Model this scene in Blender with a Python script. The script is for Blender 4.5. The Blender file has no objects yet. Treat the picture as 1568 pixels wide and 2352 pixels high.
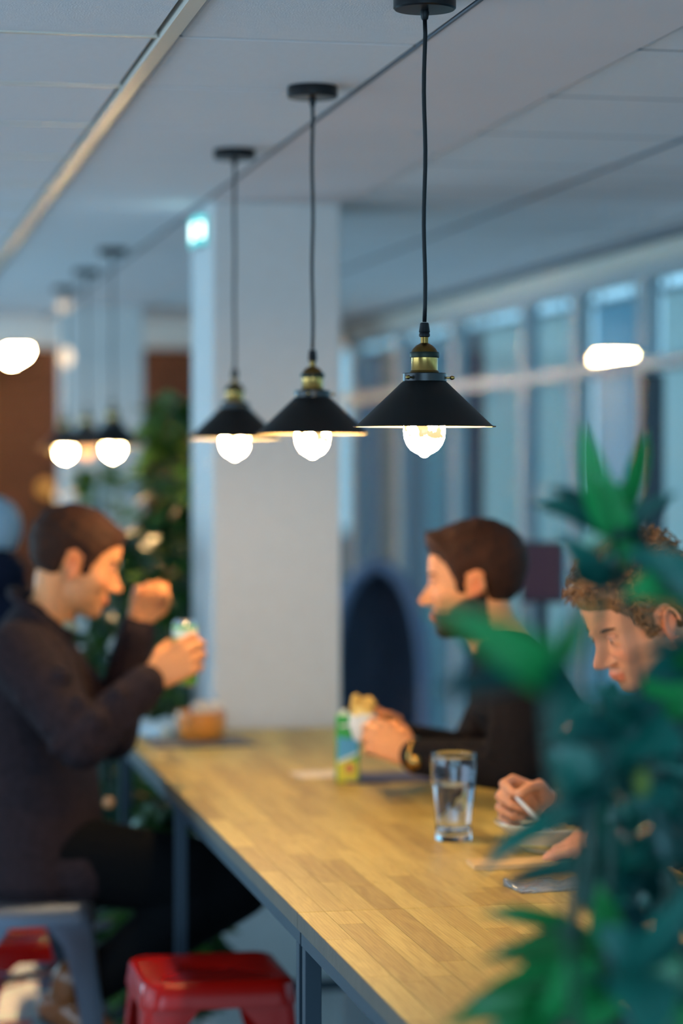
import bpy, bmesh, math, random
import numpy as np
from mathutils import Vector, Matrix

random.seed(7); np.random.seed(7)
SC = bpy.context.scene
COL = SC.collection
# ------------------------------------------------------------------ camera
CAM_Z = 1.70
TH = math.radians(11.49)
F = 85.0/24.0*1568
CT, ST = math.cos(TH), math.sin(TH)
PITCH = math.atan(116.0/F)
cam = bpy.data.cameras.new('camera'); camo = bpy.data.objects.new('camera', cam); COL.objects.link(camo)
cam.sensor_fit = 'HORIZONTAL'; cam.sensor_width = 24.0; cam.lens = 85.0
cam.clip_start = 0.05; cam.clip_end = 200
camo.location = (0, 0, CAM_Z)
camo.rotation_euler = (math.pi/2 - PITCH, 0, -TH)
cam.dof.use_dof = True; cam.dof.focus_distance = 3.78; cam.dof.aperture_fstop = 1.8
SC.camera = camo
# ------------------------------------------------------------------ world, lights, exposure
SC.view_settings.view_transform = 'Standard'; SC.view_settings.look = 'None'
SC.view_settings.gamma = 1.0; SC.view_settings.use_curve_mapping = False
SC.view_settings.exposure = 0.0
w = bpy.data.worlds.new('world'); SC.world = w; w.use_nodes = True
bgn = w.node_tree.nodes['Background']
bgn.inputs[0].default_value = (0.36, 0.62, 0.78, 1); bgn.inputs[1].default_value = 2.2

def area(name, loc, target, sx, sy, power, color):
    l = bpy.data.lights.new(name, 'AREA'); l.shape = 'RECTANGLE'; l.size = sx; l.size_y = sy
    l.energy = power; l.color = color
    o = bpy.data.objects.new(name, l); COL.objects.link(o); o.location = loc
    o.rotation_euler = (Vector(target)-Vector(loc)).to_track_quat('-Z', 'Y').to_euler()
    return o
# bluish fill lights added out of view, on the left side and behind the camera
area('left_fill_light', (-3.3, 4.5, 1.6), (1, 6.0, 1.3), 5.0, 1.8, 130, (0.50, 0.76, 1.0))
area('rear_fill_light', (-0.6, -2.5, 1.7), (0.6, 6, 1.6), 3.2, 1.8, 100, (0.40, 0.70, 1.0))
area('far_fill_light', (-2.6, 9.8, 1.5), (1.2, 9.0, 1.8), 2.5, 1.8, 140, (0.38, 0.75, 1.0))
BULB = 220.0          # emission of the filament bulbs

# ------------------------------------------------------------------ helpers
def P(px, py, d):
    """world point seen at (px,py) of the 1568x2352 frame at depth d (horizon row 1060)"""
    xc = (px-784)/F*d
    return Vector((xc*CT + d*ST, -xc*ST + d*CT, CAM_Z - (py-1060)/F*d))
RIGHT = Vector((CT, -ST, 0)); FWD = Vector((ST, CT, 0)); UP = Vector((0, 0, 1))

def lin(c):
    return tuple(((v/255)/12.92 if v/255 <= .04045 else ((v/255+.055)/1.055)**2.4) for v in c)

MATS = {}
def mat(name, color, rough=0.6, metal=0.0, bump=0.0, bscale=60.0, vary=0.0, spec=0.5, coat=0.0, trans=0.0, sheen=0.0, attr=None, objvary=0.0):
    if name in MATS: return MATS[name]
    m = bpy.data.materials.new(name); m.use_nodes = True
    nt = m.node_tree; N = nt.nodes; L = nt.links; b = N['Principled BSDF']
    c = tuple(color)+(1,)
    b.inputs['Base Color'].default_value = c; b.inputs['Roughness'].default_value = rough
    b.inputs['Metallic'].default_value = metal; b.inputs['Specular IOR Level'].default_value = spec
    b.inputs['Coat Weight'].default_value = coat; b.inputs['Transmission Weight'].default_value = trans
    if sheen: b.inputs['Sheen Weight'].default_value = sheen
    tc = N.new('ShaderNodeTexCoord'); nz = N.new('ShaderNodeTexNoise'); nz.inputs['Scale'].default_value = bscale
    nz.inputs['Detail'].default_value = 4
    L.new(tc.outputs['Object'], nz.inputs['Vector'])
    src = None
    if attr:
        a = N.new('ShaderNodeAttribute'); a.attribute_name = attr; src = a.outputs['Color']
    if vary > 0 or src is not None:
        nz2 = N.new('ShaderNodeTexNoise'); nz2.inputs['Scale'].default_value = bscale*0.22; L.new(tc.outputs['Object'], nz2.inputs['Vector'])
        mr = N.new('ShaderNodeMapRange'); mr.inputs[1].default_value = .3; mr.inputs[2].default_value = .7
        mr.inputs[3].default_value = 1-vary; mr.inputs[4].default_value = 1+vary
        L.new(nz2.outputs['Fac'], mr.inputs[0])
        mx = N.new('ShaderNodeVectorMath'); mx.operation = 'SCALE'
        if src is not None: L.new(src, mx.inputs[0])
        else: mx.inputs[0].default_value = color
        fac = mr.outputs[0]
        if objvary:
            oi = N.new('ShaderNodeObjectInfo'); m2 = N.new('ShaderNodeMapRange')
            m2.inputs[3].default_value = 1-objvary; m2.inputs[4].default_value = 1+objvary
            L.new(oi.outputs['Random'], m2.inputs[0])
            mm = N.new('ShaderNodeMath'); mm.operation = 'MULTIPLY'; L.new(fac, mm.inputs[0]); L.new(m2.outputs[0], mm.inputs[1]); fac = mm.outputs[0]
        L.new(fac, mx.inputs['Scale']); L.new(mx.outputs[0], b.inputs['Base Color'])
    if bump > 0:
        bp = N.new('ShaderNodeBump'); bp.inputs['Strength'].default_value = bump; bp.inputs['Distance'].default_value = .004
        L.new(nz.outputs['Fac'], bp.inputs['Height']); L.new(bp.outputs[0], b.inputs['Normal'])
    MATS[name] = m
    return m

def emit_mat(name, color, strength):
    m = bpy.data.materials.new(name); m.use_nodes = True; nt = m.node_tree
    b = nt.nodes['Principled BSDF']; b.inputs['Base Color'].default_value = (0, 0, 0, 1)
    b.inputs['Emission Color'].default_value = tuple(color)+(1,); b.inputs['Emission Strength'].default_value = strength
    MATS[name] = m; return m

class MB:
    """collects geometry, links it as one mesh object"""
    def __init__(s): s.v = []; s.f = []; s.mi = []; s.n = 0
    def add(s, v, f, mi=0):
        s.v.extend([tuple(p) for p in v]); o = s.n
        s.f.extend([tuple(i+o for i in q) for q in f]); s.mi.extend([mi]*len(f)); s.n += len(v)
    def box(s, lo, hi, mi=0, M=None):
        x0, y0, z0 = lo; x1, y1, z1 = hi
        v = [Vector(p) for p in ((x0,y0,z0),(x1,y0,z0),(x1,y1,z0),(x0,y1,z0),(x0,y0,z1),(x1,y0,z1),(x1,y1,z1),(x0,y1,z1))]
        if M is not None: v = [M @ p for p in v]
        s.add(v, [(0,3,2,1),(4,5,6,7),(0,1,5,4),(1,2,6,5),(2,3,7,6),(3,0,4,7)], mi); return s
    def bbox(s, lo, hi, b, mi=0, M=None):
        """box with bevelled vertical and top edges"""
        x0, y0, z0 = lo; x1, y1, z1 = hi
        def ring(i, z): return [(x0+i+b,y0+i,z),(x1-i-b,y0+i,z),(x1-i,y0+i+b,z),(x1-i,y1-i-b,z),(x1-i-b,y1-i,z),(x0+i+b,y1-i,z),(x0+i,y1-i-b,z),(x0+i,y0+i+b,z)]
        rings = [ring(b,z0), ring(0,z0+b), ring(0,z1-b), ring(b,z1)]
        v = [Vector(p) for r in rings for p in r]
        if M is not None: v = [M @ p for p in v]
        f = [tuple(reversed(range(8))), tuple(range(24,32))]
        for k in range(3):
            for i in range(8): f.append((k*8+i, k*8+(i+1)%8, k*8+8+(i+1)%8, k*8+8+i))
        s.add(v, f, mi); return s
    def lathe(s, prof, c=(0,0,0), seg=40, mi=0, cap=True, M=None):
        v = []; f = []; n = len(prof)
        for (r, z) in prof:
            for k in range(seg):
                a = 2*math.pi*k/seg; p = Vector((r*math.cos(a), r*math.sin(a), z))
                if M is not None: p = M @ p
                v.append(p+Vector(c))
        for j in range(n-1):
            for k in range(seg): f.append((j*seg+k, j*seg+(k+1)%seg, (j+1)*seg+(k+1)%seg, (j+1)*seg+k))
        if cap:
            f.append(tuple(reversed(range(seg)))); f.append(tuple(range((n-1)*seg, n*seg)))
        s.add(v, f, mi); return s
    def tube(s, pts, rad, seg=12, mi=0):
        pts = [Vector(p) for p in pts]; n = len(pts)
        if not hasattr(rad, '__len__'): rad = [rad]*n
        v = []; f = []; ref = None
        for i, p in enumerate(pts):
            t = (pts[min(i+1,n-1)]-pts[max(i-1,0)]).normalized()
            if ref is None:
                ref = Vector((0,0,1)) if abs(t.z) < .9 else Vector((1,0,0))
            a = t.cross(ref).normalized(); b = t.cross(a).normalized(); ref = -b if False else ref
            for k in range(seg):
                an = 2*math.pi*k/seg; v.append(p + (a*math.cos(an)+b*math.sin(an))*rad[i])
        for j in range(n-1):
            for k in range(seg): f.append((j*seg+k, j*seg+(k+1)%seg, (j+1)*seg+(k+1)%seg, (j+1)*seg+k))
        f.append(tuple(reversed(range(seg)))); f.append(tuple(range((n-1)*seg, n*seg)))
        s.add(v, f, mi); return s
    def loft(s, rings, seg=20, mi=0, ends=True):
        """rings: (centre, u vector, v vector) ellipses joined in a row"""
        v = []; f = []; R = []
        for (c, u, w_) in rings: R.append((Vector(c), Vector(u), Vector(w_)))
        if ends:
            c, u, w_ = R[0]; n = (R[1][0]-c).normalized(); h = min(u.length, w_.length)
            R = [(c-n*h*.5, u*.55, w_*.55), (c-n*h*.3, u*.85, w_*.85)] + R
            c, u, w_ = R[-1]; n = (c-R[-2][0]).normalized(); h = min(u.length, w_.length)
            R += [(c+n*h*.3, u*.85, w_*.85), (c+n*h*.5, u*.55, w_*.55)]
        for c, u, w_ in R:
            for k in range(seg):
                a = 2*math.pi*k/seg; v.append(c+u*math.cos(a)+w_*math.sin(a))
        for j in range(len(R)-1):
            for k in range(seg): f.append((j*seg+k, j*seg+(k+1)%seg, (j+1)*seg+(k+1)%seg, (j+1)*seg+k))
        f.append(tuple(reversed(range(seg)))); f.append(tuple(range((len(R)-1)*seg, len(R)*seg)))
        s.add(v, f, mi); return s
    def cap(s, p0, p1, r0, r1, seg=14, mi=0):
        """tapered capsule"""
        p0 = Vector(p0); p1 = Vector(p1); t = (p1-p0)
        if t.length < 1e-6: t = Vector((0,0,1e-5)); p1 = p0+t
        t.normalize(); ref = Vector((0,0,1)) if abs(t.z) < .9 else Vector((1,0,0))
        a = t.cross(ref).normalized(); b = t.cross(a).normalized(); rings = []
        for k in range(4): q = math.pi/2*(k+.5)/4.0; rings.append((p0-t*r0*math.cos(q), r0*math.sin(q)))
        rings.append((p0, r0)); rings.append((p1, r1))
        for k in range(4): q = math.pi/2*(1-(k+.5)/4.0); rings.append((p1+t*r1*math.cos(q), r1*math.sin(q)))
        v = []; f = []
        for c, r in rings:
            for k in range(seg):
                an = 2*math.pi*k/seg; v.append(c+(a*math.cos(an)+b*math.sin(an))*r)
        for j in range(len(rings)-1):
            for k in range(seg): f.append((j*seg+k, j*seg+(k+1)%seg, (j+1)*seg+(k+1)%seg, (j+1)*seg+k))
        f.append(tuple(reversed(range(seg)))); f.append(tuple(range((len(rings)-1)*seg, len(rings)*seg)))
        s.add(v, f, mi); return s
    def chain(s, pts, rad, seg=14, mi=0):
        for i in range(len(pts)-1): s.cap(pts[i], pts[i+1], rad[i], rad[i+1], seg, mi)
        return s
    def ell(s, c, r, M=None, seg=20, mi=0):
        v = []; f = []; rg = seg//2
        for j in range(1, rg):
            q = math.pi*j/rg
            for k in range(seg):
                a = 2*math.pi*k/seg
                p = Vector((r[0]*math.sin(q)*math.cos(a), r[1]*math.sin(q)*math.sin(a), r[2]*math.cos(q)))
                if M is not None: p = M @ p
                v.append(p+Vector(c))
        for j in range(rg-2):
            for k in range(seg): f.append((j*seg+k, (j+1)*seg+k, (j+1)*seg+(k+1)%seg, j*seg+(k+1)%seg))
        f.append(tuple(range(seg))); f.append(tuple(reversed(range((rg-2)*seg, (rg-1)*seg))))
        s.add(v, f, mi); return s
    def mesh(s, name, mats):
        me = bpy.data.meshes.new(name); me.from_pydata(s.v, [], s.f)
        for m in (mats if isinstance(mats, (list, tuple)) else [mats]): me.materials.append(m)
        if any(s.mi): me.polygons.foreach_set('material_index', s.mi)
        me.update(); return me
    def build(s, name, mats, parent=None, smooth=False, loc=None):
        me = s.mesh(name, mats)
        return link(name, me, parent, smooth, loc)

def link(name, me, parent=None, smooth=False, loc=None):
    o = bpy.data.objects.new(name, me); COL.objects.link(o)
    if smooth == 'auto':
        me.shade_smooth(); set_sharp(me, 35)
    elif smooth: me.shade_smooth()
    if parent is not None:
        o.parent = parent
        o.matrix_parent_inverse = Matrix.Identity(4)
        if parent.location.length or any(parent.rotation_euler):
            pass
    if loc is not None: o.location = loc
    return o

def set_sharp(me, deg):
    bm = bmesh.new(); bm.from_mesh(me); lim = math.radians(deg)
    bmesh.ops.recalc_face_normals(bm, faces=bm.faces)
    for e in bm.edges:
        e.smooth = not (len(e.link_faces) == 2 and e.calc_face_angle(0) > lim)
    bm.to_mesh(me); bm.free()

def tag(o, label=None, cat=None, group=None, kind=None):
    if label: o['label'] = label
    if cat: o['category'] = cat
    if group: o['group'] = group
    if kind: o['kind'] = kind
    return o
def empty(name, loc=(0,0,0), rz=0.0, **k):
    o = bpy.data.objects.new(name, None); COL.objects.link(o); o.location = loc; o.rotation_euler = (0,0,rz)
    o.empty_display_size = .05
    return tag(o, **k)
def struct(o): o['kind'] = 'structure'; return o
def kids(o): return [c for c in bpy.data.objects if c.parent == o]
def copy_tree(o, parent=None):
    c = o.copy(); COL.objects.link(c)
    if parent is not None: c.parent = parent
    for ch in kids(o): copy_tree(ch, c)
    return c

# ------------------------------------------------------------------ materials
M_ceil = mat('ceiling_tile_white', lin((228,226,230)), .85, bump=.25, bscale=300, vary=.02)
M_rail = mat('ceiling_rail_white', lin((205,196,184)), .35, spec=.6)
M_board = mat('plasterboard_white', lin((226,216,218)), .8, vary=.02, bscale=12)
M_gap = mat('shadow_gap_grey', lin((105,108,116)), .8)
M_wall = mat('painted_wall', lin((194,193,192)), .8, bump=.06, bscale=120, vary=.02)
M_frieze = mat('bulkhead_white', lin((222,212,204)), .7)
M_brick = mat('red_brick', lin((44,22,16)), .9, bump=.6, bscale=70, vary=.25)
M_mortar = mat('mortar', lin((50,38,32)), .95)
M_floor = mat('polished_concrete', lin((125,130,134)), .32, bump=.04, bscale=30, vary=.10, spec=.5)
M_blackm = mat('black_lamp_metal', lin((7,8,8)), .5, spec=.3)
M_blackblue = mat('satin_black_metal', lin((8,12,17)), .32, metal=.2, spec=.55)
M_cord = mat('black_cord', lin((6,9,14)), .5, spec=.3)
M_brass = mat('brushed_brass', lin((176,140,78)), .22, metal=1.0)
M_brassd = mat('aged_brass', lin((120,92,48)), .3, metal=1.0)
M_steel = mat('table_frame_steel', lin((40,54,66)), .45, metal=.3, spec=.4)
M_red = mat('red_powder_coat', lin((165,12,5)), .25, coat=.06, spec=.25)
M_grey = mat('grey_galvanised', lin((84,94,110)), .3, metal=.7)
M_frame = mat('window_frame_paint', lin((165,172,176)), .5)
M_frame_dark = mat('window_frame_dark', lin((26,38,50)), .4)

def wood_mat():
    m = bpy.data.materials.new('oak_stave'); m.use_nodes = True; nt = m.node_tree; N = nt.nodes; L = nt.links; b = N['Principled BSDF']
    tc = N.new('ShaderNodeTexCoord'); oi = N.new('ShaderNodeObjectInfo')
    add = N.new('ShaderNodeVectorMath'); add.operation = 'ADD'
    sc = N.new('ShaderNodeVectorMath'); sc.operation = 'SCALE'; sc.inputs['Scale'].default_value = 37.0
    cx = N.new('ShaderNodeCombineXYZ'); L.new(oi.outputs['Random'], cx.inputs[0]); L.new(oi.outputs['Random'], cx.inputs[1]); L.new(oi.outputs['Random'], cx.inputs[2])
    L.new(cx.outputs[0], sc.inputs[0]); L.new(tc.outputs['Object'], add.inputs[0]); L.new(sc.outputs[0], add.inputs[1])
    mp = N.new('ShaderNodeMapping'); mp.inputs['Scale'].default_value = (22, 2.0, 22); L.new(add.outputs[0], mp.inputs[0])
    nz = N.new('ShaderNodeTexNoise'); nz.inputs['Scale'].default_value = 3.0; nz.inputs['Detail'].default_value = 6; nz.inputs['Distortion'].default_value = 1.4
    L.new(mp.outputs[0], nz.inputs[0])
    wv = N.new('ShaderNodeTexWave'); wv.inputs['Scale'].default_value = 2.6; wv.inputs['Distortion'].default_value = 5; wv.inputs['Detail'].default_value = 3
    L.new(mp.outputs[0], wv.inputs[0])
    mixn = N.new('ShaderNodeMath'); mixn.operation = 'MULTIPLY_ADD'; mixn.inputs[1].default_value = .16; L.new(wv.outputs['Fac'], mixn.inputs[0]); L.new(nz.outputs['Fac'], mixn.inputs[2])
    cr = N.new('ShaderNodeValToRGB'); e = cr.color_ramp.elements
    e[0].position = .30; e[0].color = lin((168,138,66))+(1,); e[1].position = .80; e[1].color = lin((201,176,98))+(1,)
    L.new(mixn.outputs[0], cr.inputs[0])
    cr2 = N.new('ShaderNodeValToRGB'); e = cr2.color_ramp.elements
    e[0].color = (.70,.64,.55,1); e[1].color = (1.12,1.12,1.12,1); x = cr2.color_ramp.elements.new(.5); x.color = (.95,.93,.90,1)
    L.new(oi.outputs['Random'], cr2.inputs[0])
    mu = N.new('ShaderNodeMix'); mu.data_type = 'RGBA'; mu.blend_type = 'MULTIPLY'; mu.inputs[0].default_value = 1
    L.new(cr.outputs[0], mu.inputs[6]); L.new(cr2.outputs[0], mu.inputs[7]); L.new(mu.outputs[2], b.inputs['Base Color'])
    b.inputs['Roughness'].default_value = .42; b.inputs['Specular IOR Level'].default_value = .4
    bp = N.new('ShaderNodeBump'); bp.inputs['Strength'].default_value = .12; bp.inputs['Distance'].default_value = .002
    L.new(nz.outputs['Fac'], bp.inputs['Height']); L.new(bp.outputs[0], b.inputs['Normal'])
    return m
M_wood = wood_mat()

def pane_mat(name, tint):
    m = bpy.data.materials.new(name); m.use_nodes = True; nt = m.node_tree; N = nt.nodes; L = nt.links
    N.remove(N['Principled BSDF']); out = N['Material Output']
    t = N.new('ShaderNodeBsdfTransparent'); t.inputs[0].default_value = tint+(1,)
    g = N.new('ShaderNodeBsdfGlossy'); g.inputs['Roughness'].default_value = .02
    lw = N.new('ShaderNodeLayerWeight'); p5 = N.new('ShaderNodeMath'); p5.operation = 'POWER'; p5.inputs[1].default_value = 5; L.new(lw.outputs['Facing'], p5.inputs[0])
    fr = N.new('ShaderNodeMath'); fr.operation = 'MULTIPLY_ADD'; fr.inputs[1].default_value = .9; fr.inputs[2].default_value = .03; L.new(p5.outputs[0], fr.inputs[0])
    mx = N.new('ShaderNodeMixShader'); L.new(fr.outputs[0], mx.inputs[0]); L.new(t.outputs[0], mx.inputs[1]); L.new(g.outputs[0], mx.inputs[2])
    L.new(mx.outputs[0], out.inputs[0]); return m
M_pane = pane_mat('window_pane', (.84, .94, .98))
def glass_mat(name, ior, color=(1,1,1)):
    m = bpy.data.materials.new(name); m.use_nodes = True; nt = m.node_tree; N = nt.nodes; L = nt.links
    N.remove(N['Principled BSDF']); out = N['Material Output']
    g = N.new('ShaderNodeBsdfGlass'); g.inputs['IOR'].default_value = ior; g.inputs['Roughness'].default_value = 0; g.inputs[0].default_value = color+(1,)
    L.new(g.outputs[0], out.inputs[0]); return m
M_glass = glass_mat('drinking_glass', 1.45, (.96,.98,1)); M_water = glass_mat('water', 1.33, (.97,.99,1))
def cloth_mat(name, col, t=.5):
    m = bpy.data.materials.new(name); m.use_nodes = True; nt = m.node_tree; N = nt.nodes; L = nt.links
    N.remove(N['Principled BSDF']); out = N['Material Output']
    d = N.new('ShaderNodeBsdfDiffuse'); d.inputs[0].default_value = col+(1,); tr = N.new('ShaderNodeBsdfTranslucent'); tr.inputs[0].default_value = col+(1,)
    mx = N.new('ShaderNodeMixShader'); mx.inputs[0].default_value = t
    L.new(d.outputs[0], mx.inputs[1]); L.new(tr.outputs[0], mx.inputs[2]); L.new(mx.outputs[0], out.inputs[0]); return m

# ------------------------------------------------------------------ room
CEIL = 2.42
fl = struct(MB().box((-4, -3, -.1), (2.7, 14.6, 0)).build('floor', M_floor))
M_slab = mat('concrete_slab', lin((70,72,76)), .9)
cl = struct(MB().box((-4, -3, CEIL+.03), (2.9, 14.6, CEIL+.2)).build('ceiling', M_slab))
ROWS = [4.09+.5525*k for k in range(-12, 20)]
def tile(x0, x1, y0, y1, m=M_ceil, nm='ceiling_tile', z=0.0):
    return MB().bbox((x0+.004, y0+.004, CEIL+z), (x1-.004, y1-.004, CEIL+.028+z), .003).build(nm, m, cl)
xs_left = [-3.6, -3.05, -2.5, -1.95, -1.4, -.85, -.30, .249-.0, .512]
xs_left = [-2.78, -2.23, -1.68, -1.13, -.58, -.03, .512]
for i in range(len(ROWS)-1):
    y0, y1 = ROWS[i], ROWS[i+1]
    if y1 < 1.6 or y0 > 14: continue
    for a, b_ in zip(xs_left[:-1], xs_left[1:]): tile(a, b_, y0, y1)
    tile(.548, .967, y0, y1)
    for a, b_ in ((1.36, 1.84), (1.84, 2.32)): tile(a, b_, y0, y1, z=.006)
    tile(2.32, 2.56, y0, y1, z=.006)
MB().box((.969, -3, CEIL), (1.352, 14.4, CEIL+.028)).build('ceiling_strip', M_board, cl)
MB().box((-4, -3, CEIL), (-2.79, 14.4, CEIL+.028)).build('ceiling_strip', M_board, cl)
MB().box((.516, -3, CEIL-.008), (.543, 14.4, CEIL+.02)).build('ceiling_rail', M_rail, cl)
for y in ROWS:
    if y < 1.6 or y > 14: continue
    MB().box((-2.78, y-.006, CEIL-.003), (.512, y+.006, CEIL+.01)).build('cross_rail', M_rail, cl)
    MB().box((.547, y-.0022, CEIL+.001), (.967, y+.0022, CEIL+.01)).build('cross_rail', M_gap, cl)
    MB().box((1.36, y-.010, CEIL+.0065), (2.56, y+.010, CEIL+.02)).build('cross_rail', M_gap, cl)
MB().box((.9655, -3, CEIL-.0015), (.9705, 14.4, CEIL+.01)).build('ceiling_rail', M_gap, cl)
MB().box((1.836, -3, CEIL+.003), (1.844, 14.4, CEIL+.012)).build('ceiling_rail', M_gap, cl)

# pillars standing under the plain ceiling strip
def pillar(y0, y1, x0=.98, x1=1.34):
    o = MB().bbox((x0, y0, 0), (x1, y1, CEIL), .006).build('pillar', M_wall); struct(o)
    MB().box((x0-.012, y0-.012, 0), (x1+.012, y1+.012, .08)).build('baseboard', M_frame, o)
    return o
pillar(6.60, 7.02); pillar(11.2, 11.62)
# bulkhead and brick wall at the far end
struct(MB().box((-4, 12.3, 2.285), (2.5, 12.55, CEIL)).build('trim_1', M_frieze))
wb = struct(MB().box((-4, 14.45, 0), (2.9, 14.6, CEIL+.03)).build('wall_back', M_mortar))
bk = MB(); row = 0; z = .005
while z < 2.40:
    x = -1.2 - (.11 if row % 2 else 0)
    while x < 2.55:
        j = random.uniform(0, .006)
        bk.box((x, 14.425-j, z), (x+.208, 14.46, z+.062)); x += .22
    z += .075; row += 1
tag(bk.build('brickwork', M_brick, wb), kind='stuff')
struct(MB().box((-4.1, -3, 0), (-4, 14.6, CEIL+.03)).build('wall_left', M_wall))
# white piers against the brick wall
for nm, x0, x1 in (('trim_2', .18, .72),):
    struct(MB().box((x0, 13.95, 0), (x1, 14.42, CEIL)).build(nm, M_wall))

# ------------------------------------------------------------------ glazed wall on the right (x = 2.58)
wr = MB(); wr.box((2.54, -1, CEIL-.075), (2.66, 14.45, CEIL)); struct(wr.build('wall_right', M_rail))
struct(MB().box((2.50, -1, CEIL-.016), (2.54, 14.45, CEIL-.0)).build('trim_3', M_gap))
struct(MB().box((2.54, -1, 0), (2.66, 14.45, .30)).build('wall_right_sill', M_wall))
ys = [1.2, 2.4, 3.6, 4.8, 6.0, 7.66, 8.42, 9.1, 10.2, 11.3, 12.4, 13.5, 14.4]
for i in range(len(ys)-1):
    y0, y1 = ys[i], ys[i+1]
    dark = (i in (5,))
    fm = M_frame
    wn = struct(empty('window_%d' % (i+1), (2.6, y0, .30)))
    g = MB(); h0, h1 = 0, CEIL-.075-.30; L_ = y1-y0
    g.box((-.03, 0, h0), (.03, .045, h1)); g.box((-.03, L_-.02, h0), (.03, L_, h1))
    g.box((-.03, .045, h0), (.03, L_-.02, .05)); g.box((-.03, .045, h1-.04), (.03, L_-.02, h1))
    g.build('window_frame', fm, wn)
    if i == 4: MB().box((-.036, L_-.045, 0), (.036, L_-.002, 1.69)).build('window_frame', M_frame_dark, wn)
    MB().box((-.035, .045, 1.70), (.035, L_-.02, 1.745)).build('transom', M_frame, wn)
    MB().box((-.004, .045, .05), (.004, L_-.02, 1.70)).build('pane', M_pane, wn)
    MB().box((-.004, .045, 1.745), (.004, L_-.02, h1-.04)).build('pane', M_pane, wn)

def curtain(y0, y1, x, col, label, z0=.1, z1=2.30, amp=.03):
    n = max(8, int((y1-y0)/.018)); v = []; f = []
    ph = random.random()*6
    for i in range(n+1):
        y = y0+(y1-y0)*i/n; dx = amp*math.sin(i*.018*2*math.pi/.11+ph)+.01*math.sin(i*.9+ph)
        for k in range(4): v.append((dx*(1-.12*k), y-(y0+y1)/2, z0+(z1-z0)*k/3))
    for i in range(n):
        for k in range(3): f.append((i*4+k, (i+1)*4+k, (i+1)*4+k+1, i*4+k+1))
    nm = 'curtain'; me = bpy.data.meshes.new(nm); me.from_pydata(v, [], f); me.materials.append(col); me.update()
    r = empty('curtain', (x, (y0+y1)/2, 0), label=label, cat='curtain', group='curtains behind the glazed wall')
    link('fabric', me, r, True)
    MB().tube([(0, y0-(y0+y1)/2, z1+.012), (0, y1-(y0+y1)/2, z1+.012)], .012).build('curtain_rail', M_frame, r)
    for hy in (y0+.06-(y0+y1)/2, y1-.06-(y0+y1)/2): MB().box((-.005, hy-.005, z1+.01), (.005, hy+.005, CEIL+.031)).build('hanger', M_frame, r)
C_sl = cloth_mat('slate_cloth', lin((138,156,176)), .6)
C_te = cloth_mat('teal_cloth', lin((150,192,208)), .6)
C_pa = cloth_mat('pale_cloth', lin((226,230,222)), .6)
C_dk = cloth_mat('charcoal_cloth', lin((58,66,80)), .25)
C_wm = cloth_mat('sand_cloth', lin((170,160,155)), .4)
# (near end, far end along the wall, cloth, label)
CURT = [(7.88, 8.30, C_pa, 'narrow pale curtain just left of the bright dark-framed window edge'),
        (8.34, 8.52, C_sl, 'narrow slate curtain behind the tall right-hand leaf of the near plant'),
        (8.56, 9.08, C_te, 'pale teal curtain behind the tallest leaf of the near plant'),
        (9.12, 9.42, C_te, 'blue-teal curtain left of the tall leaves of the near plant'),
        (9.46, 10.05, C_pa, 'wide whitish curtain behind glass above the bearded man\'s head'),
        (10.09, 10.72, C_pa, 'off-white curtain behind glass at the right tip of the nearest shade'),
        (10.76, 10.98, C_dk, 'dark charcoal curtain right of the nearest pendant bulb'),
        (11.02, 11.48, C_sl, 'slate curtain directly behind the nearest pendant bulb'),
        (11.52, 11.92, C_te, 'teal curtain just left of the nearest pendant bulb'),
        (11.96, 12.36, C_sl, 'slate blue curtain behind the left half of the nearest shade'),
        (12.40, 12.90, C_wm, 'sand coloured curtain between the white pillar and the nearest shade'),
        (12.94, 13.75, C_sl, 'slate blue curtain showing directly beside the white pillar')]
for y0, y1, c, lab in CURT: curtain(y0, y1, 2.86, c, lab)
# street outside the glazing
struct(MB().box((2.7, -4, -.15), (40, 60, -.05)).build('ground', mat('dark_paving', lin((60,72,78)), .9)))

# ------------------------------------------------------------------ exit sign on the side of the near pillar
ex = empty('exit_sign', (.962, 6.76, 2.345), label='small glowing cyan and white emergency sign high on the white pillar', cat='sign')
M_cyan = emit_mat('sign_cyan', (.10, .75, .80), 1.3); M_white_e = emit_mat('sign_white', (.75, 1.0, 1.0), 3.5)
MB().bbox((-.012, -.075, -.042), (.016, .075, .042), .003).build('housing', M_frame, ex)
MB().box((-.0145, -.072, -.039), (-.0122, .072, .039)).build('lit_face', M_cyan, ex)
MB().box((-.0160, -.040, -.024), (-.0147, .040, .024)).build('pictogram', M_white_e, ex)
MB().box((-.012, -.0780, -.040), (.012, -.0752, .040)).build('lit_edge', M_cyan, ex)
MB().box((-.007, -.0795, -.022), (.007, -.0782, .022)).build('lit_edge', M_white_e, ex)

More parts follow.
